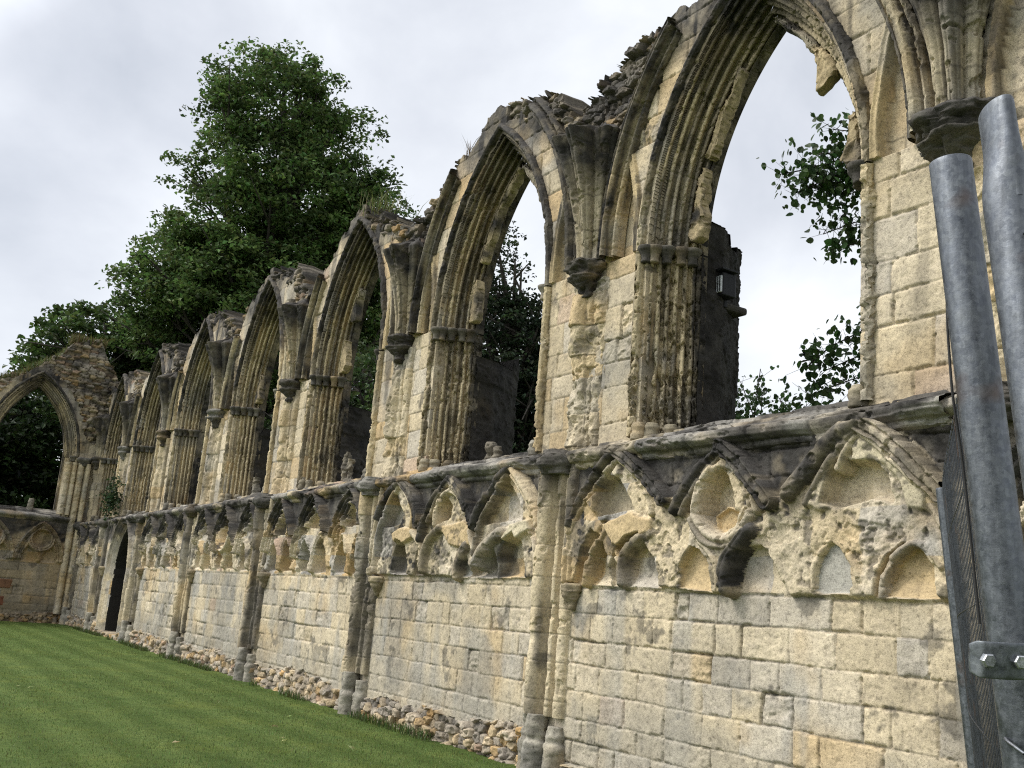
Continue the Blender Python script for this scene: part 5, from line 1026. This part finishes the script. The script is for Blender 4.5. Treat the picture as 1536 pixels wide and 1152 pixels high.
cable('hanging_wire', [b1, b1 + (0, .004, -.06), b1 + (-.004, .01, -.12), b1 + (.0, .01, -.19), b1 + (.004, .02, -.26), b1 + (.012, .03, -.42)], .0014, M['cable'], 'thin dark wire hanging down beside the plain topped fence post', 'wire')
c1 = P1t + ax1 * .55
cable('twisted_tie', [c1 + (-.06, .06, .012), c1 + (-.045, .04, -.004), c1 + (-.02, .0, -.016), c1 + (.0, -.024, -.022), c1 + (.02, -.03, -.03)], .0017, M['zinc'], 'bent steel tie wire looped round the fence post below the clamp', 'wire')
for o_, f in ((P1b, F1), (P2b, F2)):
    fb = boxm('foot_block', (o_[0], o_[1], .055), .22, .62, .13, M['rubber'], f, .02, Matrix.Rotation(math.radians(-34), 3, 'Z'))

# ------------------------------------------------------------------ light, sky, camera
SUN_EL, SUN_AZ = math.radians(50), math.radians(238)     # azimuth: direction the light comes from, from +x counter-clockwise
sd = np.array([math.cos(SUN_EL) * math.cos(SUN_AZ), math.cos(SUN_EL) * math.sin(SUN_AZ), math.sin(SUN_EL)])
L = bpy.data.lights.new('sun', 'SUN'); L.energy = 1.5; L.angle = math.radians(16); L.color = (1, .96, .9)
lo = bpy.data.objects.new('sun', L); C.objects.link(lo); lo.rotation_euler = Vector(sd).to_track_quat('Z', 'Y').to_euler()
w = bpy.data.worlds.new('World'); bpy.context.scene.world = w; w.use_nodes = True; nt = w.node_tree; nt.nodes.clear()
out = nt.nodes.new('ShaderNodeOutputWorld'); bg = nt.nodes.new('ShaderNodeBackground'); nt.links.new(bg.outputs[0], out.inputs[0])
sky = nt.nodes.new('ShaderNodeTexSky'); sky.sky_type = 'NISHITA'; sky.sun_disc = False; sky.sun_elevation = SUN_EL; sky.sun_rotation = math.pi / 2 - SUN_AZ; sky.air_density = 1.; sky.dust_density = 2.
tc = nt.nodes.new('ShaderNodeTexCoord')
mp = N(nt, 'ShaderNodeMapping'); mp.inputs['Scale'].default_value = (1., 1., 1.5); mp.inputs['Location'].default_value = (.3, .1, .0); nt.links.new(tc.outputs['Generated'], mp.inputs[0])
n1 = N(nt, 'ShaderNodeTexNoise', Scale=2.3, Detail=7., Roughness=.52, Distortion=.25); nt.links.new(mp.outputs[0], n1.inputs['Vector'])
cl = ramp(nt, n1.outputs['Fac'], [(.30, (3.9, 4.15, 4.6)), (.45, (5.2, 5.4, 5.8)), (.56, (6.3, 6.5, 6.8)), (.68, (7.6, 7.7, 7.8))])
dt = N(nt, 'ShaderNodeVectorMath', operation='DOT_PRODUCT'); nt.links.new(tc.outputs['Generated'], dt.inputs[0]); dt.inputs[1].default_value = tuple(sd)
gl_ = N(nt, 'ShaderNodeMapRange'); gl_.inputs['From Min'].default_value = .62; gl_.inputs['From Max'].default_value = 1.; gl_.inputs['To Min'].default_value = 1.; gl_.inputs['To Max'].default_value = 3.6
nt.links.new(dt.outputs['Value'], gl_.inputs['Value'])
vm = N(nt, 'ShaderNodeVectorMath', operation='SCALE'); nt.links.new(cl, vm.inputs[0]); nt.links.new(gl_.outputs[0], vm.inputs['Scale'])
mx = mix(nt, sky.outputs[0], vm.outputs[0], .88, 'MIX'); nt.links.new(mx, bg.inputs['Color']); bg.inputs['Strength'].default_value = .10

cam = bpy.data.cameras.new('camera'); co = bpy.data.objects.new('camera', cam); C.objects.link(co)
Fv = Vector((-.82826768, .5169049, .21629138)); Rv = Vector((.54217745, .83678033, .07643489)); Uv = Vector((.14147881, -.18057686, .97333229))
Mx = Matrix(((Rv.x, Uv.x, -Fv.x, 4.22579187), (Rv.y, Uv.y, -Fv.y, -6.71387), (Rv.z, Uv.z, -Fv.z, 1.62), (0, 0, 0, 1)))
co.matrix_world = Mx; cam.sensor_width = 36; cam.lens = 1521.69 / 1536 * 36; cam.clip_start = .05; cam.clip_end = 1000
sc = bpy.context.scene; sc.camera = co
sc.view_settings.view_transform = 'Standard'; sc.view_settings.look = 'None'; sc.view_settings.exposure = .66; sc.view_settings.gamma = 1
sc.render.engine = 'CYCLES'; sc.cycles.max_bounces = 5; sc.cycles.diffuse_bounces = 3; sc.cycles.use_denoising = False; sc.cycles.filter_width = 1.15
print('script', round(time.time() - T0, 1), 'verts', sum(len(m.vertices) for m in bpy.data.meshes))
